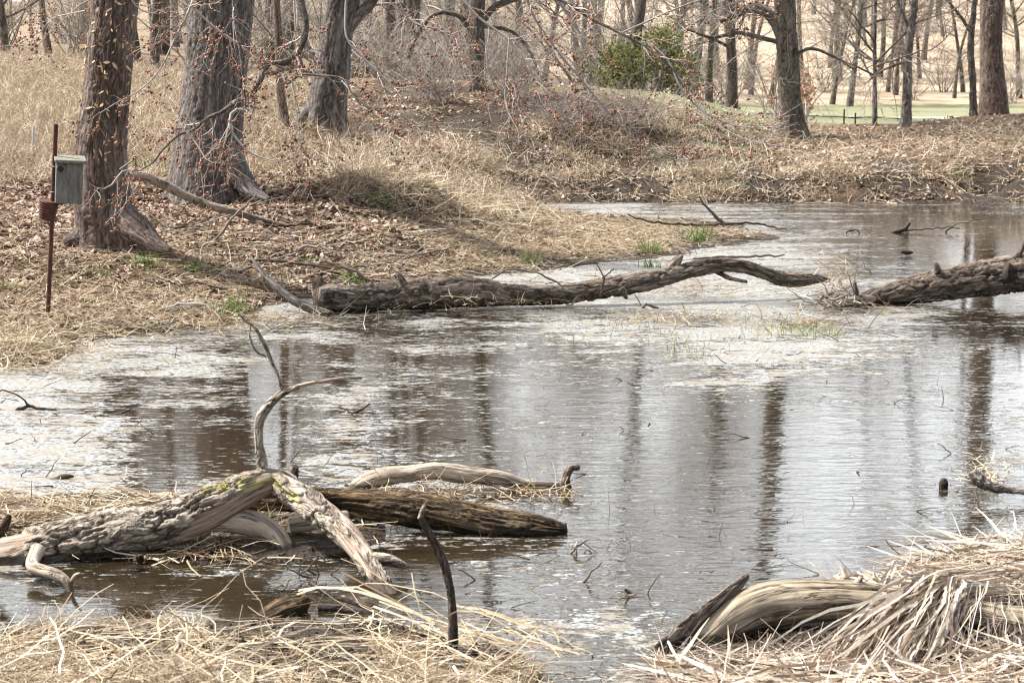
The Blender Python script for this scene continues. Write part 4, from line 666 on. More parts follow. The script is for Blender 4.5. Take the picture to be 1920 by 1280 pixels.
# ------------------------------------------------------------------ woods: variants, copied one by one
def variant(kind, seed):
    g = np.random.default_rng(seed); e = thing('bare_tree', 'x', 'tree', (0, 0, 0)); 
    if kind == 'tree':
        Hh = 13.; P = [np.array([0, 0, -.3])]; d = np.array([0, 0, 1.]); r = [.2]
        for k in range(7): d = norm(d+g.normal(size=3)*np.array([.1, .1, 0])); P.append(P[-1]+d*Hh/7); r.append(.135*(1-k/7.2))
        P = np.array(P); r = np.array(r); bark('trunk', P, r, MAT['bark_far'], e, .09, .3, .01, .1, sides=10, seed=seed); crown(e, P, r, Hh, g, 24, .26, n2=9, n3=8, n4=3, up=.04)
    else:
        n = {'shrub': 22, 'bush': 42}[kind]; hh = {'shrub': 2.4, 'bush': 1.3}[kind]; d = norm(g.normal(size=(n, 3))*np.array([.45, .45, .1])+np.array([0, 0, 1.])); p = g.normal(size=(n, 3))*np.array([.15, .15, 0]); out = [p]; ln = g.uniform(.6, 1.15, n)[:, None]*hh
        for k in range(6): out.append(out[-1]+d*ln/6); d = norm(d+g.normal(size=(n, 3))*.16+np.array([0, 0, -.03]))
        A = np.stack(out, 1); RA = np.linspace(.014 if kind == 'shrub' else .008, .004, 7)[None]*np.ones((n, 1)); tw = Acc(); st = Acc(); tubes(st, A, RA, 4, g.random(n)); st.build('stems', MAT['twig_far'], e)
        B, RB = spawn(A, RA, 7, .15, 1, hh*.38, R(42), 5, .6, .02, .2, .004, g); tubes(tw, B, RB, 3, g.random(len(B))); Cc, RC = spawn(B, RB, 5, .1, 1, hh*.17, R(42), 4, .7, 0, .2, .003, g); tubes(tw, Cc, RC, 3, g.random(len(Cc))); tw.build('twigs', MAT['twig_far'], e)
    return e
def place(v, first, x, y, sc, rz, name, label, cat, group, z=None):
    o = v if first else v.copy()
    if not first:
        COL.objects.link(o)
        for ch in list(v.children):
            c = ch.copy(); COL.objects.link(c); c.parent = o
            for gc in list(ch.children): d = gc.copy(); COL.objects.link(d); d.parent = c
    o.name = name; o.location = (x, y, float(H(x, y))-.05 if z is None else z); o.scale = (sc,)*3; o.rotation_euler = (0, 0, rz); return tag(o, label, cat, group)
g = np.random.default_rng(77)
ZN = [(130, 'left of the first big tree'), (340, 'between the first and second big trees'), (480, 'behind the second big tree'), (600, 'between the second and third big trees'), (710, 'right of the third big tree'), (800, 'by the three close trunks'), (900, 'left of the grey rooted trunk'),
      (1010, 'right of the grey rooted trunk'), (1130, 'above the brown stem tangle'), (1270, 'behind the cedar bush'), (1370, 'right of the cedar bush'), (1480, 'left of the lone dark tree'), (1580, 'right of the lone dark tree'), (1690, 'by the thin young trunk'), (1800, 'right of the slim pale tree'), (1900, 'by the thick brown trunk'), (9999, 'at the right picture edge')]
def zone(px): return next(n for l, n in ZN if px < l)
def tree_label(px, Y, sc, what): return '%s %s %s, %s row' % ('tall' if sc > .8 else 'short', what, zone(px), 'front' if Y < 62 else 'middle' if Y < 95 else 'back')
TV = [variant('tree', 300+k) for k in range(5)]; used = set(); k = 0; tries = 0; spots = []; hill = 0
while len(spots) < 100 and tries < 5000:
    tries += 1; Y = 45+110*g.random(); px = g.uniform(-200, 2120); X = (px-960)/F*Y
    if px > 1430 and Y < 72 and not (g.random() < .06): continue
    if px < 330 and Y < 48: continue
    if px < 170 and g.random() < .75: continue
    if any((X-a)**2+(Y-b)**2 < (2.0 if Y < 80 else 3.)**2 for a, b in spots): continue
    spots.append((X, Y)); v = int(g.integers(5)); left = px < 640
    near = Y < 75
    sc = g.uniform(.6, 1.0); lab = tree_label(px, Y, sc, 'bare tree')
    place(TV[v], v not in used, X, Y, sc, g.uniform(0, 6.28), 'bare_tree', lab, 'tree', 'bare trees of the woods'); used.add(v)
while hill < 12:
    Y = g.uniform(74, 135); px = g.uniform(1400, 2200); X = (px-960)/F*Y; v = int(g.integers(5)); hill += 1
    sc = g.uniform(.5, .9); place(TV[v], v not in used, X, Y, sc, g.uniform(0, 6.28), 'bare_tree', '%s bare tree on the %s tan hillside %s' % ('small' if sc < .7 else 'large', 'lower' if Y < 95 else 'middle' if Y < 115 else 'upper', zone(px)), 'tree', 'bare trees of the hillside'); used.add(v)
for k in range(26):
    Y = g.uniform(58, 112); px = g.uniform(150, 2050); X = (px-960)/F*Y
    if px > 1430 and Y < 90: continue
    v = int(g.integers(5)); sc = g.uniform(.95, 1.2); place(TV[v], v not in used, X, Y, sc, g.uniform(0, 6.28), 'bare_tree', 'very '+tree_label(px, Y, sc, 'bare tree'), 'tree', 'bare trees of the woods'); used.add(v)
SV = [variant('shrub', 400+k) for k in range(4)]; used = set(); spots = []; tries = 0
while len(spots) < 52 and tries < 6000:
    tries += 1; Y = 34.5+60*g.random()**1.1; px = g.uniform(-150, 2070); X = (px-960)/F*Y
    if px > 1400 and Y < 70 and g.random() < .82: continue
    if px < 640 and Y < 40: continue
    spots.append((X, Y)); v = int(g.integers(4))
    ssc = g.uniform(.8, 1.7)*(1 if px < 1400 else .8); lab = '%s bare shrub %s, %s' % ('large' if ssc > 1.2 else 'small', zone(px), 'near' if Y < 50 else 'midway' if Y < 72 else 'far back')
    place(SV[v], v not in used, X, Y, ssc, g.uniform(0, 6.28), 'bare_shrub', lab, 'shrub', 'bare shrubs of the undergrowth'); used.add(v)
BV = [variant('bush', 500+k) for k in range(2)]
BL = [(1055, 262, 29.2, .62, 'dense tangle of brown stems on the far bank slope below the cedar'), (1090, 255, 29.6, .45, 'brown twiggy bush right of the dense stem tangle'), (960, 200, 30.5, .8, 'low twiggy bush right of the grey rooted trunk'), (820, 200, 30, .8, 'low twiggy bush left of the grey rooted trunk'), 
      (740, 160, 31.5, 1, 'twiggy bush on the crest below the three close trunks'), (1180, 235, 29.5, .6, 'small twiggy bush left of the green slope')]
for k, (px, py, Y, sc, lab) in enumerate(BL):
    p = at(px, py, Y); place(BV[k % 2], k < 2, p[0], Y, sc, k*1.3, 'bare_bush', lab, 'bush', 'twiggy bushes on the banks')

# evergreen bush, bush with clinging orange leaves
def leafy(name, label, cat, px, Y, hh, wd, mat, n, ls, seed, stemn=5, group=None):
    g = np.random.default_rng(seed); X = (px-960)/F*Y; z = float(H(X, Y)); t = thing(name, label, cat, (X, Y, z-.05), group)
    base = np.array([X, Y, z-.05]); m = stemn; d = norm(g.normal(size=(m, 3))*np.array([.35, .35, 0])+np.array([0, 0, 1.])); out = [base+g.normal(size=(m, 3))*np.array([.06, .06, 0])]
    for k in range(6): out.append(out[-1]+d*hh*.95/6); d = norm(d+g.normal(size=(m, 3))*.12+np.array([0, 0, .1]))
    A = np.stack(out, 1); RA = np.linspace(.035, .01, 7)[None]*np.ones((m, 1)); st = Acc(); tubes(st, A, RA, 6, g.random(m)); B, RB = spawn(A, RA, 16, .05, 1, wd, R(60), 6, .4, .05, .2, .005, g, tp=.75); tubes(st, B, RB, 4, g.random(len(B))); st.build('stems', MAT['twig_far'], t)
    C2, RC = spawn(B, RB, 8, .2, 1, wd*.4, R(45), 4, .6, 0, .2, .004, g); Q = C2.reshape(-1, 3); Q = Q[g.integers(len(Q), size=n)]+g.normal(size=(n, 3))*.035*hh/2
    d = norm(g.normal(size=(n, 3))+np.array([0, 0, .3])); Pl = Q[:, None]+d[:, None]*ls*np.linspace(0, 1, 3)[None, :, None]; lf = Acc(); ribbons(lf, Pl, np.array([.3, 1, .1])[None]*ls*g.uniform(.3, .6, n)[:, None], norm(g.normal(size=(n, 3))), g.random(n)); lf.build('leaves', MAT[mat], t)
leafy('cedar_bush', 'yellow green cedar bush on the far bank around the leaning trunk', 'bush', 1215, 34.5, 1.2, 1.1, 'evergreen', 4200, .07, 61, 6, 'cedar bushes on the far bank')
leafy('cedar_bush', 'smaller green cedar left of the leaning trunk', 'bush', 1160, 35.5, 1., .8, 'evergreen', 2400, .07, 62, 4, 'cedar bushes on the far bank')
leafy('oak_sapling', 'sapling with clinging orange leaves behind the lone dark tree', 'sapling', 1455, 40, 1.5, .7, 'leaf_orange', 240, .08, 63, 3, 'orange leaved saplings'); leafy('oak_sapling', 'low sapling with bright orange leaves right of the lone dark tree', 'sapling', 1512, 41, 1.3, .5, 'leaf_orange', 300, .08, 64, 3, 'orange leaved saplings')

# ------------------------------------------------------------------ bird box on its pole
b0 = g1(88, 598); YB = float(b0[1]); bb = thing('bird_house', 'weathered grey wooden bird box on a leaning rusty pole with a tin baffle', 'bird house', b0)
MAT['rust'] = simple_mat('rusty_steel', [(.3, (.035, .015, .012)), (.55, (.08, .032, .023)), (.75, (.15, .065, .045))], 40, .75, .3, .003)
MAT['board'] = simple_mat('weathered_board', [(.25, (.06, .057, .048)), (.5, (.135, .13, .113)), (.75, (.24, .235, .21))], 26, .9, .5, .004, (1.6, 1.6, .35))
MAT['board_dark'] = simple_mat('mossy_board', [(.3, (.08, .075, .05)), (.7, (.26, .25, .2))], 60, .9, .6, .005)
MAT['hole'] = simple_mat('hole_shade', [(.3, (.02, .018, .015)), (.7, (.05, .045, .04))], 40)
MAT['wire'] = simple_mat('tie_wire', [(.3, (.3, .3, .3)), (.7, (.5, .5, .5))], 40, .4)
pb, pt = at(88, 603, YB), at(105, 233, YB); acc = Acc(); C = np.linspace(pb-np.array([0, 0, .06]), pt, 30); tubes(acc, C[None], np.full((1, 30), .0148), 16)
def cap_disc(acc, c, ax, r, S=16):
    ax = norm(ax); u = norm(np.cross(ax, [0, 1, .1])); w_ = np.cross(ax, u); th = np.arange(S)*2*math.pi/S; V = np.r_[c[None], c+r*(np.cos(th)[:, None]*u+np.sin(th)[:, None]*w_)]
    acc.add(V, T=np.stack([np.zeros(S, int), 1+np.arange(S), 1+(np.arange(S)+1) % S], -1))
cap_disc(acc, C[-1], C[-1]-C[0], .0148); acc.build('pole', MAT['rust'], bb)
def obox(name, c, ux, uy, uz, sx, sy, sz, mat, parent, bev=.003):
    import bmesh
    bm = bmesh.new(); bmesh.ops.create_cube(bm, size=1)
    for v in bm.verts: v.co = Vector((v.co.x*sx, v.co.y*sy, v.co.z*sz))
    bmesh.ops.bevel(bm, geom=list(bm.edges), offset=bev, segments=1, affect='EDGES'); bmesh.ops.subdivide_edges(bm, edges=[e for e in bm.edges if e.calc_length() > .08], cuts=3)
    M3 = Matrix((ux, uy, uz)).transposed(); me = bpy.data.meshes.new(name)
    for v in bm.verts: v.co = M3 @ v.co+Vector(c)-parent.location
    bm.to_mesh(me); bm.free(); me.materials.append(mat); o = bpy.data.objects.new(name, me); COL.objects.link(o); o.parent = parent; return o
yaw = R(16); tilt = R(-3); ux = Vector((math.cos(yaw)*math.cos(tilt), math.sin(yaw)*math.cos(tilt), math.sin(tilt))); uz = Vector((-math.sin(tilt), 0, math.cos(tilt))); uy = uz.cross(ux).normalized(); uz = ux.cross(uy)
cb = Vector(at(129, 341, YB-.01)); bw, bh, bd_ = .172, .275, .12
obox('front_board', cb-uy*bd_/2, ux, uy, uz, bw, .018, bh, MAT['board'], bb); obox('back_board', cb+uy*bd_/2, ux, uy, uz, bw, .018, bh, MAT['board'], bb)
for s in (-1, 1): obox('side_board', cb+ux*s*(bw/2-.009)+uy*.0, ux, uy, uz, .018, bd_-.02, bh-.004, MAT['board'], bb)
obox('floor_board', cb-uz*(bh/2-.012), ux, uy, uz, bw-.04, bd_-.02, .016, MAT['board'], bb)
obox('roof', cb+uz*(bh/2+.01)-uy*.012+ux*.004, ux, (uy+uz*.12).normalized(), (uz-uy*.12).normalized(), bw+.028, bd_+.07, .02, MAT['board_dark'], bb)
acc = Acc(); hc = np.array(cb-uy*(bd_/2+.0115)-ux*.058+uz*.086); cap_disc(acc, hc, np.array(-uy), .021); acc.build('entrance_hole', MAT['hole'], bb)  # dark disc on the front board, painted for the shade inside the hole
acc = Acc(); th = np.linspace(0, 2*math.pi, 17); Cc = hc+(np.array(ux)[None]*np.cos(th)[:, None]+np.array(uz)[None]*np.sin(th)[:, None])*.024; tubes(acc, Cc[None], np.full((1, 17), .0035), 6); acc.build('hole_ring', MAT['board_dark'], bb)
for yy in (312, 360):
    c = at(np.interp(yy, [233, 598], [105, 88]), yy, YB); th = np.linspace(0, 2*math.pi, 13); Cc = c+np.stack([np.cos(th)*.018+.004, np.sin(th)*.018, 0*th], -1); acc = Acc(); tubes(acc, Cc[None], np.full((1, 13), .002), 5); acc.build('wire_tie', MAT['wire'], bb)
n = 34; S = 28; ax = norm(np.array([.2, -.12, 1.])); c0 = at(90, 393, YB-.01); tt = np.linspace(-.062, .062, n); rr = .058+.003*np.sin(tt*2*math.pi/.0165)-.012*(tt < -.058)*0+.006*(tt/.062); acc = Acc()
tubes(acc, (c0+ax*tt[:, None])[None], rr[None], S); tubes(acc, (c0+ax*tt[::-1, None])[None], (rr[::-1]-.003)[None], S); cap_disc(acc, c0+ax*.06, ax, .06, 28); acc.build('baffle', MAT['rust'], bb)
# thin stakes
for k, (px, y0, y1, wd, Y, lab, mt) in enumerate([(62, 345, 238, 5, 20, 'thin grey metal stake in the meadow left of the bird box', 'wire'), (1582, 240, 205, 3, 36, 'left one of two short dark stakes at the lawn edge', 'rust'), (1603, 244, 212, 3, 36, 'right one of two short dark stakes at the lawn edge', 'rust')]):
    a = at(px, y0, Y); a[2] = H(a[0], a[1])-.05; b = at(px+1, y1, Y); acc = Acc(); C = np.linspace(a, b, 6); tubes(acc, C[None], np.full((1, 6), wd/2*Y/F), 8); tag(acc.build('stake', MAT[mt], None), lab, 'stake')

# ------------------------------------------------------------------ ground cover
def pts_on(n, x0, x1, y0, y1, dens, seed, zmin=.004, maxY=60):
    g = np.random.default_rng(seed); px = g.uniform(x0, x1, n); py = g.uniform(y0, y1, n); keep = g.random(n) < dens(px, py); px, py = px[keep], py[keep]
    P = hit(px, py, n=240); ok = ~np.isnan(P[:, 0]); P = P[ok]; px, py = px[ok], py[ok]; ok = (P[:, 2] > zmin) & (P[:, 1] < maxY); P, px, py = P[ok], px[ok], py[ok]
    ok = ~(bare_soil(P) & (g.random(len(P)) < .85)) & ~((P[:, 2] < .035) & (P[:, 1] > 9) & (P[:, 1] < 24) & (g.random(len(P)) < .6)); P, px, py = P[ok], px[ok], py[ok]; P[:, :2] += g.normal(size=(len(P), 2))*.004*P[:, 1:2]; P[:, 2] = H(P[:, 0], P[:, 1]); return P, px, py, g
def lay(acc, P, L, W, g, lift=.25, K=4, bend=.25, amean=.55, asd=.22, hz=0., lean=None):
    """straws: mostly flat, lifted a little, curved"""
    n = len(P); az = g.uniform(0, 6.283, n); el = np.abs(g.normal(size=n))*lift; d = np.stack([np.cos(az)*np.cos(el), np.sin(az)*np.cos(el), np.sin(el)], -1)
    if lean is not None: d = norm(d+lean)
    out = [P+np.array([0, 0, 1.])*(hz*g.random(n))[:, None]-d*(L*.3)[:, None]*np.array([1, 1, 0])]
    for k in range(K-1): out.append(out[-1]+d*(L/(K-1))[:, None]); d = norm(d+g.normal(size=(n, 3))*bend*np.array([1, 1, .6])+np.array([0, 0, -.25*lift]))
    C = np.stack(out, 1); gz = np.maximum(H(C[..., 0], C[..., 1]), .0)+.003; C[..., 2] = np.maximum(C[..., 2], gz)
    ribbons(acc, C, W[:, None]*np.linspace(1, .45, K)[None], norm(g.normal(size=(n, 3))*.5+np.array([0, 0, 1.])), np.clip(g.normal(amean, asd, n), 0, 1))
def leaves(acc, P, size, g, am, asd=.24):
    n = len(P); d = norm(g.normal(size=(n, 3))*np.array([1, 1, .35])); s = g.uniform(.5, 1.3, n)*size; C = P[:, None]+np.array([0, 0, .006])+d[:, None]*s[:, None, None]*np.array([-.5, 0, .5])[None, :, None]; C[:, 1, 2] += s*g.uniform(-.2, .3, n); C[..., 2] += s[:, None]*.2
    ribbons(acc, C, s[:, None]*np.array([.25, .7, .3])[None], norm(g.normal(size=(n, 3))*.45+np.array([0, 0, 1.])), np.clip(g.normal(am, asd, n), 0, 1))
def bare_soil(P):
    a = sstep(25.2, 25.8, P[:, 1])*sstep(27.8, 26.8, P[:, 1])*sstep(-1.5, 1, P[:, 0])*(fbm(P*np.array([1.2, 1.2, 0]), 4, 31) > -.04-.2*(P[:, 2] < .2))
    b = sstep(27, 28, P[:, 1])*sstep(32, 30.5, P[:, 1])*sstep(-3.3, -2.2, P[:, 0])*sstep(3, 1.5, P[:, 0])*(fbm(P*np.array([.9, .9, 0]), 4, 35) > -.08)
    c = (P[:, 1] < 8)*(fbm(P*np.array([7, 7, 0]), 4, 23) > -.09); return np.maximum(np.maximum(a, b), c) > .5
land = lambda px, py: (py < 760)*1.
# leaf litter
P, px, py, g = pts_on(120000, -150, 2070, 130, 620, lambda x, y: np.clip((1.-.8*STRAW(x, y)+.3*RED(x, y))*np.where(y < 300, 1-1.1*GREEN(x, y), 1), .06, 1), 801, .02, 36)
acc = Acc(); leaves(acc, P, np.where(P[:, 1] > 24, .055, .05), g, .5+.16*(P[:, 1] > 24)-.12*RED(px, py)); tag(acc.build('leaf_litter', MAT['leaf'], None, False), 'brown fallen leaves covering the wooded banks', 'leaves', kind='stuff')
# straw on the left bank and spit
P, px, py, g = pts_on(110000, -150, 1500, 380, 720, lambda x, y: STRAW(x, y)**1.3, 802, .008, 24)
acc = Acc(); lay(acc, P, g.uniform(.08, .3, len(P)), g.uniform(.003, .007, len(P)), g, .16, hz=.02, amean=.55, asd=.2)
# long pale stems on the slope by the spit
P, px, py, g = pts_on(3800, 640, 1060, 290, 420, lambda x, y: np.exp(-((y-(300+(x-640)*.24))/35)**2), 803, .05, 22)
lay(acc, P, g.uniform(.3, .7, len(P)), g.uniform(.004, .008, len(P)), g, .22, 5, .12, .7, .2, lean=np.array([.5, -.1, .08]))
P, px, py, g = pts_on(3500, 0, 900, 420, 560, lambda x, y: .3+0*x, 804, .03, 18); lay(acc, P, g.uniform(.3, .6, len(P)), g.uniform(.004, .007, len(P)), g, .12, 5, .12, .72, .16)
tag(acc.build('bank_straw', MAT['straw'], None, False), 'flattened dry straw covering the left bank and spit', 'straw', kind='stuff')
# standing dry grass on the meadow and far bank
def upright(acc, P, L, W, g, lean=.25, K=4, am=.6, asd=.2, bend=.14):
    n = len(P); d = norm(g.normal(size=(n, 3))*np.array([lean, lean, .05])+np.array([0, 0, 1.])); out = [P-np.array([0, 0, .02])]
    for k in range(K-1): out.append(out[-1]+d*(L/(K-1))[:, None]); d = norm(d+g.normal(size=(n, 3))*bend+np.array([0, 0, -bend]))
    ribbons(acc, np.stack(out, 1), W[:, None]*np.linspace(1, .3, K)[None], norm(g.normal(size=(n, 3))*np.array([1, 1, 0])+1e-3), np.clip(g.normal(am, asd, n), 0, 1))
acc = Acc(); P, px, py, g = pts_on(90000, -200, 640, 95, 350, lambda x, y: np.clip(1.1-np.abs(y-190)/170, 0, 1)*np.clip((620-x)/200, 0, 1), 805, .1, 45)
upright(acc, P, g.uniform(.06, .26, len(P)), g.uniform(.005, .011, len(P)), g, .7, am=.62); lay(acc, P[::2], g.uniform(.15, .4, len(P[::2])), g.uniform(.005, .01, len(P[::2])), g, .3, amean=.6)
P, px, py, g = pts_on(70000, 620, 2070, 190, 376, lambda x, y: np.where(x < 1180, np.clip(1.15-np.abs(y-315)/75, .1, 1), .35+.35*STRAW(x, y)), 806, .02, 32)
lay(acc, P, g.uniform(.1, .45, len(P)), g.uniform(.006, .013, len(P)), g, .35, bend=.35, amean=.52, asd=.22, lean=np.array([0, -.15, -.05])); 
P2 = P[g.random(len(P)) < .12*sstep(29, 26.5, P[:, 1])+.01]; upright(acc, P2, g.uniform(.1, .35, len(P2)), g.uniform(.005, .01, len(P2)), g, .5, am=.6)
tag(acc.build('dry_grass', MAT['straw_far'], None, False), 'dry tan grass on the left meadow and the far bank', 'grass', kind='stuff')
# green grass blades
acc = Acc(); P, px, py, g = pts_on(26000, -100, 2020, 160, 600, lambda x, y: GREEN(x, y)**1.5, 807, .02, 34); nn = fbm(P*np.array([1.3, 1.3, 0]), 3, 61); P = P[nn > .08]
upright(acc, P, g.uniform(.02, .06, len(P))*(1+P[:, 1]/40), g.uniform(.004, .008, len(P))*(1+P[:, 1]/40), g, .5, 3, .5); tag(acc.build('new_grass', MAT['green'], None, False), 'sparse new green grass coming up on the banks', 'grass', kind='stuff')
# small twig litter on the banks
acc = Acc(); P, px, py, g = pts_on(7500, -100, 2000, 200, 610, lambda x, y: .15+.85*np.exp(-((x-620)/220)**2-((y-500)/50)**2)+.4*np.exp(-((x-450)/250)**2-((y-400)/70)**2), 808, .01, 33)
n = len(P); az = g.uniform(0, 6.28, n); d = np.stack([np.cos(az), np.sin(az)*.6, np.abs(g.normal(size=n))*.12], -1); L_ = g.uniform(.1, .6, n); out = [P-d*L_[:, None]*.4]
for k in range(5): out.append(out[-1]+d*(L_/5)[:, None]); d = norm(d+g.normal(size=(n, 3))*np.array([.2, .2, .08]))
C = np.stack(out, 1); C[..., 2] = np.maximum(C[..., 2], H(C[..., 0], C[..., 1])+.008); tubes(acc, C, np.linspace(1, .4, 6)[None]*g.uniform(.003, .009, n)[:, None], 4, g.random(n)); tag(acc.build('twig_litter', MAT['twig'], None), 'small fallen twigs strewn over the banks', 'twigs', kind='stuff')

# near mound of straw (left front)
acc = Acc(); P, px, py, g = pts_on(64000, -80, 1120, 1140, 1340, lambda x, y: np.clip(.1+fbm(np.stack([x/90, y/40, 0*x], -1), 3, 71)*1.9+sstep(1225, 1260, y)*.6+sstep(640, 800, x)*.3, 0.04, 1), 810, .004, 8)
lay(acc, P, g.uniform(.04, .2, len(P)), g.uniform(.001, .003, len(P)), g, .09, 5, .35, .46, .33, hz=.015)
P, px, py, g = pts_on(2200, -80, 1120, 1165, 1330, lambda x, y: .75+0*x, 811, .004, 8); lay(acc, P, g.uniform(.2, .5, len(P)), g.uniform(.0025, .0085, len(P)), g, .08, 6, .22, .6, .28, hz=.02)
tag(acc.build('straw_mound', MAT['straw'], None, False), 'heap of matted dry straw at the lower left shore', 'straw', kind='stuff')
# long stems fanning to the right from the dark stick
acc = Acc(); g = np.random.default_rng(812); fan = []
for (a, b, c_, wd) in [((700, 1150), (850, 1210), (985, 1285), 8), ((560, 1120), (700, 1130), (890, 1225), 9), ((640, 1085), (760, 1150), (840, 1195), 6), ((850, 1190), (1000, 1230), (1060, 1270), 9), ((880, 1195), (960, 1225), (1050, 1262), 7), ((860, 1205), (950, 1240), (968, 1280), 8), ((930, 1200), (1030, 1235), (1065, 1250), 7), ((840, 1170), (910, 1205), (1010, 1225), 6), ((860, 1220), (900, 1260), (930, 1300), 7), ((870, 1215), (930, 1262), (980, 1300), 6), ((860, 1215), (1000, 1255), (1080, 1295), 7), ((160, 1180), (240, 1200), (275, 1240), 8), ((115, 1180), (125, 1220), (140, 1260), 9), ((220, 1170), (260, 1215), (280, 1255), 6)]:
    Y = 5.75 if a[0] > 500 else 5.95; q = at(np.array([a[0], b[0], c_[0]]), np.array([a[1], b[1], c_[1]])-14, np.array([Y+.15, Y, Y-.12])); t = np.linspace(0, 1, 8)[:, None]; C = (1-t)**2*q[0]+2*t*(1-t)*(2*q[1]-.5*(q[0]+q[2]))+t*t*q[2]; fan.append((C, wd*Y/F))
C = np.stack([f[0] for f in fan]); Wd = np.array([f[1] for f in fan])*.6; C = np.concatenate([C]+[C+g.normal(size=(len(C), 1, 3))*np.array([.06, .05, .02])+np.cumsum(g.normal(size=C.shape)*.006, 1) for _ in range(2)]+[C[3:]+g.normal(size=(len(C)-3, 1, 3))*np.array([.09, .12, .012])+np.cumsum(g.normal(size=C[3:].shape)*.009, 1) for _ in range(4)]); Wd = np.concatenate([Wd, np.tile(Wd, 2)*g.uniform(.25, .7, 2*len(Wd)), np.tile(Wd[3:], 4)*g.uniform(.25, .8, 4*(len(Wd)-3))]); ribbons(acc, C, Wd[:, None]*np.ones((1, 8)), norm(g.normal(size=(len(C), 3))*.3+np.array([0, -.7, .7])), g.uniform(.2, .85, len(C)))
# tuft around the stick foot
b0 = at(856, 1285, 5.62); n = 500; ph = g.uniform(0, 6.28, n); el = g.uniform(.15, 1., n); d = np.stack([np.cos(ph)*np.cos(el), np.sin(ph)*np.cos(el), np.sin(el)], -1); L_ = g.uniform(.08, .3, n); out = [b0+g.normal(size=(n, 3))*np.array([.03, .03, .01])]
for k in range(5): out.append(out[-1]+d*(L_/5)[:, None]); d = norm(d+np.array([0, 0, -.32])+g.normal(size=(n, 3))*.08)
ribbons(acc, np.stack(out, 1), g.uniform(.002, .005, n)[:, None]*np.linspace(1, .4, 6)[None], norm(g.normal(size=(n, 3))), np.clip(g.normal(.6, .22, n), 0, 1))
tag(acc.build('straw_stems', MAT['straw'], None, False), 'long pale stems fanning out around the dark upright stick', 'straw', kind='stuff')
cl = Acc()
for (n, a) in [(16000, (-80, 1120, 1150, 1340)), (9000, (1180, 2050, 1180, 1340)), (9000, (-100, 1500, 440, 700)), (3000, (-100, 740, 930, 1060))]:
    P, px, py, g = pts_on(n, *a, lambda x, y: 1+0*x, 815, .0, 24); m = (P[:, 2] < .06) | (P[:, 1] < 9); P = P[m]; s = g.uniform(.003, .011, len(P))*(1+.6*(P[:, 1] > 9)); budmesh(cl, P, s)
tag(cl.build('mud_crumbs', MAT['crumb'], None, False), 'crumbs of dark mud and rotten leaf along the shores', 'mud', kind='stuff')
# reed heap lower right
def kinked(acc, P, L, W, g, K=7, el=.25, amean=.66, asd=.2, az=None, kink=.55, fl=True):
    n = len(P); az = g.uniform(0, 6.28, n) if az is None else az; e = g.normal(size=n)*el; d = np.stack([np.cos(az)*np.cos(e), np.sin(az)*np.cos(e), np.sin(e)], -1); out = [P-d*(L*.4)[:, None]]
    kk = g.integers(1, K-1, n)
    for k in range(K-1):
        out.append(out[-1]+d*(L/(K-1))[:, None]); f = (kk == k)[:, None]; d = norm(d+np.where(f, kink, .05)*g.normal(size=(n, 3))*np.array([1, 1, .7]))
    C = np.stack(out, 1)
    if fl: C[..., 2] = np.maximum(C[..., 2], np.maximum(H(C[..., 0], C[..., 1]), 0)+.003)
    ribbons(acc, C, W[:, None]*np.interp(np.linspace(0, 1, K), [0, .2, .7, 1], [.35, 1, .8, .08])[None], norm(g.normal(size=(n, 3))*.6+np.array([0, -.3, 1.])), np.clip(g.normal(amean, asd, n), 0, 1))
acc = Acc(); P, px, py, g = pts_on(2000, 1180, 2050, 1040, 1340, lambda x, y: np.clip(sstep(1200, 1320, x)*(y > np.where(x < 1680, 1232, 1205))*.9, 0, 1), 820, -.02, 8)
P[:, 2] = np.maximum(P[:, 2], 0)+g.uniform(0, .03, len(P)); kinked(acc, P, g.uniform(.12, .45, len(P)), g.uniform(.003, .011, len(P)), g, el=.07, kink=.35, amean=.55, asd=.28)
P, px, py, g = pts_on(1500, 1700, 2100, 1020, 1130, lambda x, y: (y > 1045-(x-1700)*.1)*(x > 1640)*1., 821, -.02, 8); P[:, 2] = np.maximum(P[:, 2], 0)+g.uniform(0, .07, len(P)); kinked(acc, P, g.uniform(.12, .45, len(P)), g.uniform(.003, .012, len(P)), g, el=.12, kink=.35, amean=.55, asd=.28)
g = np.random.default_rng(822); n = 90; c = at(g.uniform(1560, 1700, n), g.uniform(1070, 1110, n), 6.25); c[:, 2] = g.uniform(.0, .08, n); kinked(acc, c, g.uniform(.1, .25, n), g.uniform(.008, .016, n), g, el=.5)
n = 200; c = onz(g.uniform(1250, 2000, n), g.uniform(1262, 1335, n), .02); c[:, 2] = g.uniform(.02, .06, n); kinked(acc, c, g.uniform(.15, .5, n), g.uniform(.008, .02, n), g, el=.09, amean=.62, asd=.26)
n = 2600; c = onz(g.uniform(1230, 2000, n), g.uniform(1238, 1335, n), .02); c[:, 2] = g.uniform(.0, .05, n); lay(acc, c, g.uniform(.08, .35, n), g.uniform(.001, .004, n), g, .12, 5, .25, .5, .3)
n = 900; c = at(g.uniform(1700, 2000, n), g.uniform(1040, 1110, n), 6.45); c[:, 2] = g.uniform(.0, .06, n); lay(acc, c, g.uniform(.08, .3, n), g.uniform(.001, .004, n), g, .15, 5, .25, .5, .3)
tag(acc.build('dead_reeds', MAT['reed'], None, False), 'heap of broad dead reed leaves around the arched log', 'reeds', kind='stuff')
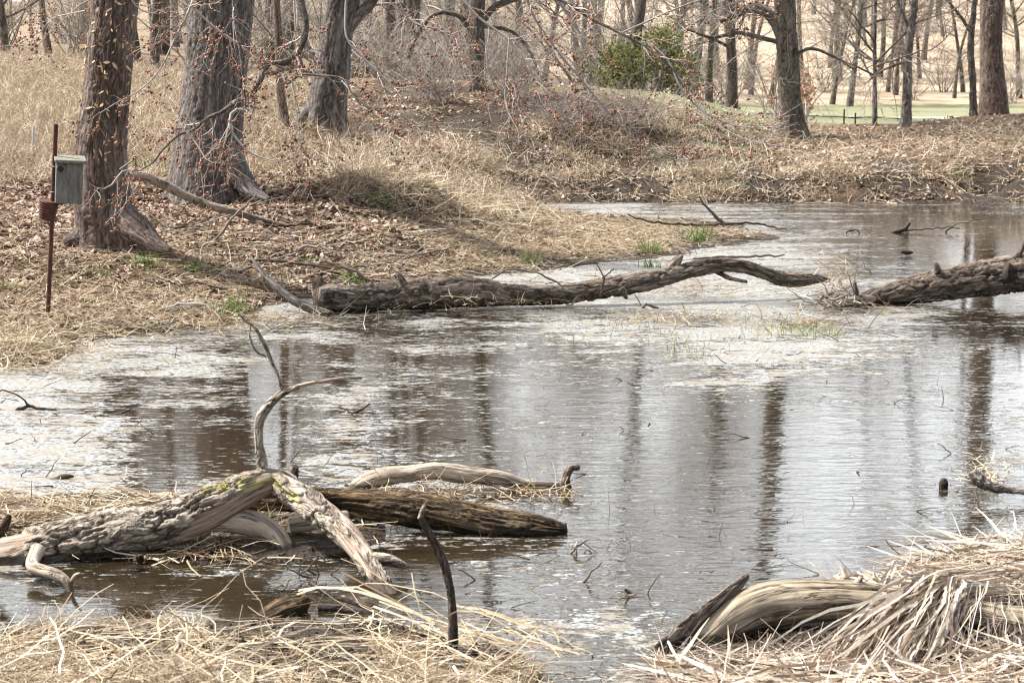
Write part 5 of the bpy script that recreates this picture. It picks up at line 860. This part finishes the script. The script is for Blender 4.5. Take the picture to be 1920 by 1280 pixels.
# reeds draped over the arched log: one sheaf combed down to the left front
acc = Acc(); n = 270; u = g.random(n); fine = g.random(n) < .22; sx = 1730+np.where(fine, u*180, u*66)+g.normal(size=n)*22; sy = 1092+22*np.sin(u*3)+g.normal(size=n)*12; top = at(sx, sy, 5.86-.05*g.random(n)); ex = np.where(fine, 1600+u*320, 1510+u*225)+g.normal(size=n)*40; ey = 1290+g.normal(size=n)*35; en = at(ex, ey, 5.36+g.normal(size=n)*.05); bk = top+np.stack([.12+.1*g.random(n), .12+.15*g.random(n), -.02-.05*g.random(n)], -1)
t = np.linspace(0, 1, 8)[None, :, None]; m2 = top+(en-top)*.35+np.array([0, -.05, .045]); arc = np.concatenate([bk[:, None], ((1-t)**2*top[:, None]+2*t*(1-t)*m2[:, None]+t*t*en[:, None])], 1)+np.cumsum(g.normal(size=(n, 9, 3))*.009, 1)
ribbons(acc, arc, np.where(fine, g.uniform(.001, .003, n), g.uniform(.003, .013, n))[:, None]*np.interp(np.linspace(0, 1, 9), [0, .2, .8, 1], [.5, 1, .8, .1])[None], norm(g.normal(size=(n, 3))*.6+np.array([0, -1., .5])), np.clip(g.normal(.62, .27, n), 0, 1))
tag(acc.build('draped_reeds', MAT['reed'], None, False), 'sheaf of pale dead reeds draped over the arched log', 'reeds', kind='stuff')
# reed mat behind the near left log
acc = Acc(); P, px, py, g = pts_on(8000, -100, 740, 925, 1062, lambda x, y: np.clip(1.1-x/620., .12, 1)*np.where(y > 1005, .35, 1), 830, -.01, 9); P[:, 2] = np.maximum(P[:, 2], 0)+g.uniform(0, .02, len(P)); lay(acc, P, g.uniform(.08, .35, len(P)), g.uniform(.003, .008, len(P)), g, .08, 5, .2, .5, .26)
n = 260; c = at(g.uniform(370, 520, n), g.uniform(1000, 1050, n), 7.15); c[:, 2] = np.maximum(c[:, 2], .0); upright(acc, c, g.uniform(.08, .2, n), g.uniform(.003, .006, n), g, .7, 5, .6, bend=.3)
n = 300; c = onz(g.uniform(690, 1080, n), g.uniform(915, 935, n), .01); lay(acc, c, g.uniform(.05, .2, n), g.uniform(.003, .006, n), g, .3, 5, .3, .4, .25)
tag(acc.build('reed_mat', MAT['straw'], None, False), 'mat of dead reeds and straw behind the near left log', 'reeds', kind='stuff')
# debris trapped along the long log, at the roots, and on the water
acc = Acc(); g = np.random.default_rng(840)
for (x, y, sx_, sy_, n, L0, dz) in [(860, 580, 70, 6, 260, .3, .06), (1080, 560, 45, 14, 60, .3, .12), (715, 570, 12, 14, 60, .15, .06), (1300, 545, 60, 8, 160, .3, .05), (1280, 603, 60, 4, 160, .25, .02), (1500, 612, 50, 4, 200, .25, .02), (1560, 560, 26, 16, 260, .3, .15), (1640, 585, 60, 5, 60, .3, .02), (1010, 520, 60, 8, 80, .3, .05), (1852, 905, 22, 8, 130, .12, .06), (30, 694, 50, 6, 160, .25, .02), (130, 658, 40, 10, 160, .25, .02), (280, 626, 70, 6, 200, .25, .02), (420, 610, 60, 6, 200, .25, .02), (560, 602, 60, 6, 160, .25, .02)]:
    c = onz(x+g.normal(size=n)*sx_, y+g.normal(size=n)*sy_, 0.); c[:, 2] = np.abs(g.normal(size=n))*dz; lay(acc, c, g.uniform(.3, 1, n)*L0, g.uniform(.003, .008, n), g, .3, 4, .25, .55, .25)
tag(acc.build('floating_straw', MAT['straw'], None, False), 'wisps of straw caught on the scum around the mid pond logs', 'straw', kind='stuff')
# dark bits: twiglets and mud crumbs on the water
acc = Acc(); n = 1500; px = g.uniform(-50, 1980, n); py = 380+900*g.random(n)**.8; k = g.random(n) < .04+.7*FILM(px, py)**1.5*np.where(py > 900, .5, 1); px, py = px[k], py[k]; c = onz(px, py, .002); ok = H(c[:, 0], c[:, 1]) < .0; c = c[ok]; n = len(c)
az = g.uniform(0, 6.28, n); e = np.abs(g.normal(size=n))*.35; L_ = g.uniform(.01, .09, n)*(1+c[:, 1]/15); d = np.stack([np.cos(az)*np.cos(e), np.sin(az)*np.cos(e), np.sin(e)], -1); C = c[:, None]+d[:, None]*L_[:, None, None]*np.linspace(0, 1, 4)[None, :, None]+g.normal(size=(n, 4, 3))*.003
C[..., 2] = np.maximum(C[..., 2], 0); tubes(acc, C, np.linspace(1, .5, 4)[None]*g.uniform(.0015, .004, n)[:, None], 4, g.random(n)); tag(acc.build('floating_twigs', MAT['twig_dark'], None), 'small dark twigs and stems floating on the pond', 'twigs', kind='stuff')
# thin upright stems in the water
acc = Acc(); n = 90; px = g.uniform(700, 1900, n); py = g.uniform(560, 1200, n); c = onz(px, py, 0.); c = c[H(c[:, 0], c[:, 1]) < -.01]; n = len(c); upright(acc, c, g.uniform(.03, .14, n), g.uniform(.002, .0035, n), g, .3, 4, .15, .15); tag(acc.build('water_stems', MAT['straw'], None, False), 'scattered thin stems standing in the water', 'stems', kind='stuff')
# pale shoots in the shallows
acc = Acc()
for (x, y, sx_, sy_, n) in [(1500, 622, 50, 7, 260), (1130, 620, 60, 8, 60), (1300, 640, 70, 12, 70), (1060, 640, 20, 6, 20), (1180, 600, 50, 8, 60), (1300, 665, 30, 8, 40), (700, 610, 60, 10, 30), (430, 590, 30, 8, 60), (1380, 600, 40, 6, 60)]:
    c = onz(x+g.normal(size=n)*sx_, y+g.normal(size=n)*sy_, 0.); upright(acc, c, g.uniform(.03, .11, n), g.uniform(.003, .006, n), g, .25, 4, .6, .3)
MAT['shoot'] = rnd_mat('young_shoot', [(0, (.2, .15, .06)), (.5, (.36, .36, .12)), (1, (.45, .5, .18))]); tag(acc.build('water_shoots', MAT['shoot'], None, False), 'thin yellow green shoots standing in the scum', 'shoots', kind='stuff')
# leafy green clumps, each a plant
g = np.random.default_rng(850)
for (x, y, n, hh, lab) in [(990, 492, 40, .16, 'small green iris clump at the straw bank edge behind the long log'), (1218, 478, 46, .2, 'green iris clump on the mud, upper one of two near the log stub'), (1222, 500, 30, .13, 'green iris clump on the mud, lower one of two near the log stub'), (1305, 455, 70, .2, 'bright green clump near the tip of the straw spit'),
     (190, 522, 50, .1, 'green shoots right of the bird box pole'), (365, 515, 60, .13, 'green shoots below the foot of the first big tree'), (268, 492, 50, .14, 'green blades at the root of the first big tree'), (10, 545, 40, .1, 'green shoots at the left edge near the pole foot'), (275, 322, 160, .16, 'bright green patch between the two big left trees'),
     (575, 505, 30, .1, 'green shoots near the broken log end'), (660, 525, 34, .18, 'thin green blades behind the long log'), (720, 465, 26, .08, 'small green sprouts on the straw above the long log'), (408, 590, 24, .2, 'green blades on the mud near the curved limb'), (440, 585, 24, .2, 'pale green blades right beside the brown twig'), (705, 385, 26, .2, 'green tuft on the left slope among stems'), (1590, 300, 80, .08, 'green patch low on the leafy far bank'), (1800, 328, 90, .1, 'bright green patch on the far bank near the right edge')]:
    b = g1(x, y); b[2] = max(b[2], 0); c = b+g.normal(size=(n, 3))*np.array([.05, .03, 0])*(2.2 if y < 350 else 1); acc = Acc(); c[:, 2] = np.maximum(H(c[:, 0], c[:, 1]), 0); upright(acc, c, g.uniform(.5, 1.1, n)*hh, g.uniform(.004, .009, n)*(1+b[1]/30), g, .35, 5, .6, .3, .1)
    o = acc.build('grass_clump', MAT['green'], None, False); tag(o, lab, 'plant', 'green clumps on the banks')
# roots tangle at the leaning log
acc = Acc(); n = 50; c = at(g.normal(1575, 25, n), g.normal(562, 8, n), g.normal(14.15, .08, n)); d = norm(g.normal(size=(n, 3))*np.array([1, .6, .6])); out = [c]
for k in range(5): out.append(out[-1]+d*(g.uniform(.1, .35, n)/5)[:, None]); d = norm(d+g.normal(size=(n, 3))*.25)
tubes(acc, np.stack(out, 1), np.linspace(1, .4, 6)[None]*g.uniform(.003, .009, n)[:, None], 4, g.random(n)); tag(acc.build('root_tangle', MAT['twig'], None), 'tangle of dead twigs and roots at the thin end of the leaning log', 'twigs')

# things alike in one zone: told apart by their order from left to right
same = {}
for o in [o for o in COL.objects if o.parent is None and o.get('group') and o.get('label')]: same.setdefault(o['label'], []).append(o)
for lab, os_ in same.items():
    if 1 < len(os_) < 6:
        os_.sort(key=lambda o: o.location[0]/max(o.location[1], 1)); cnt = ['', 'two', 'three', 'four', 'five'][len(os_)-1]
        for k, o in enumerate(os_): o['label'] = lab+', '+('leftmost of '+cnt if k == 0 else 'rightmost of '+cnt if k == len(os_)-1 else ['second', 'third', 'fourth'][k-1]+' from left')
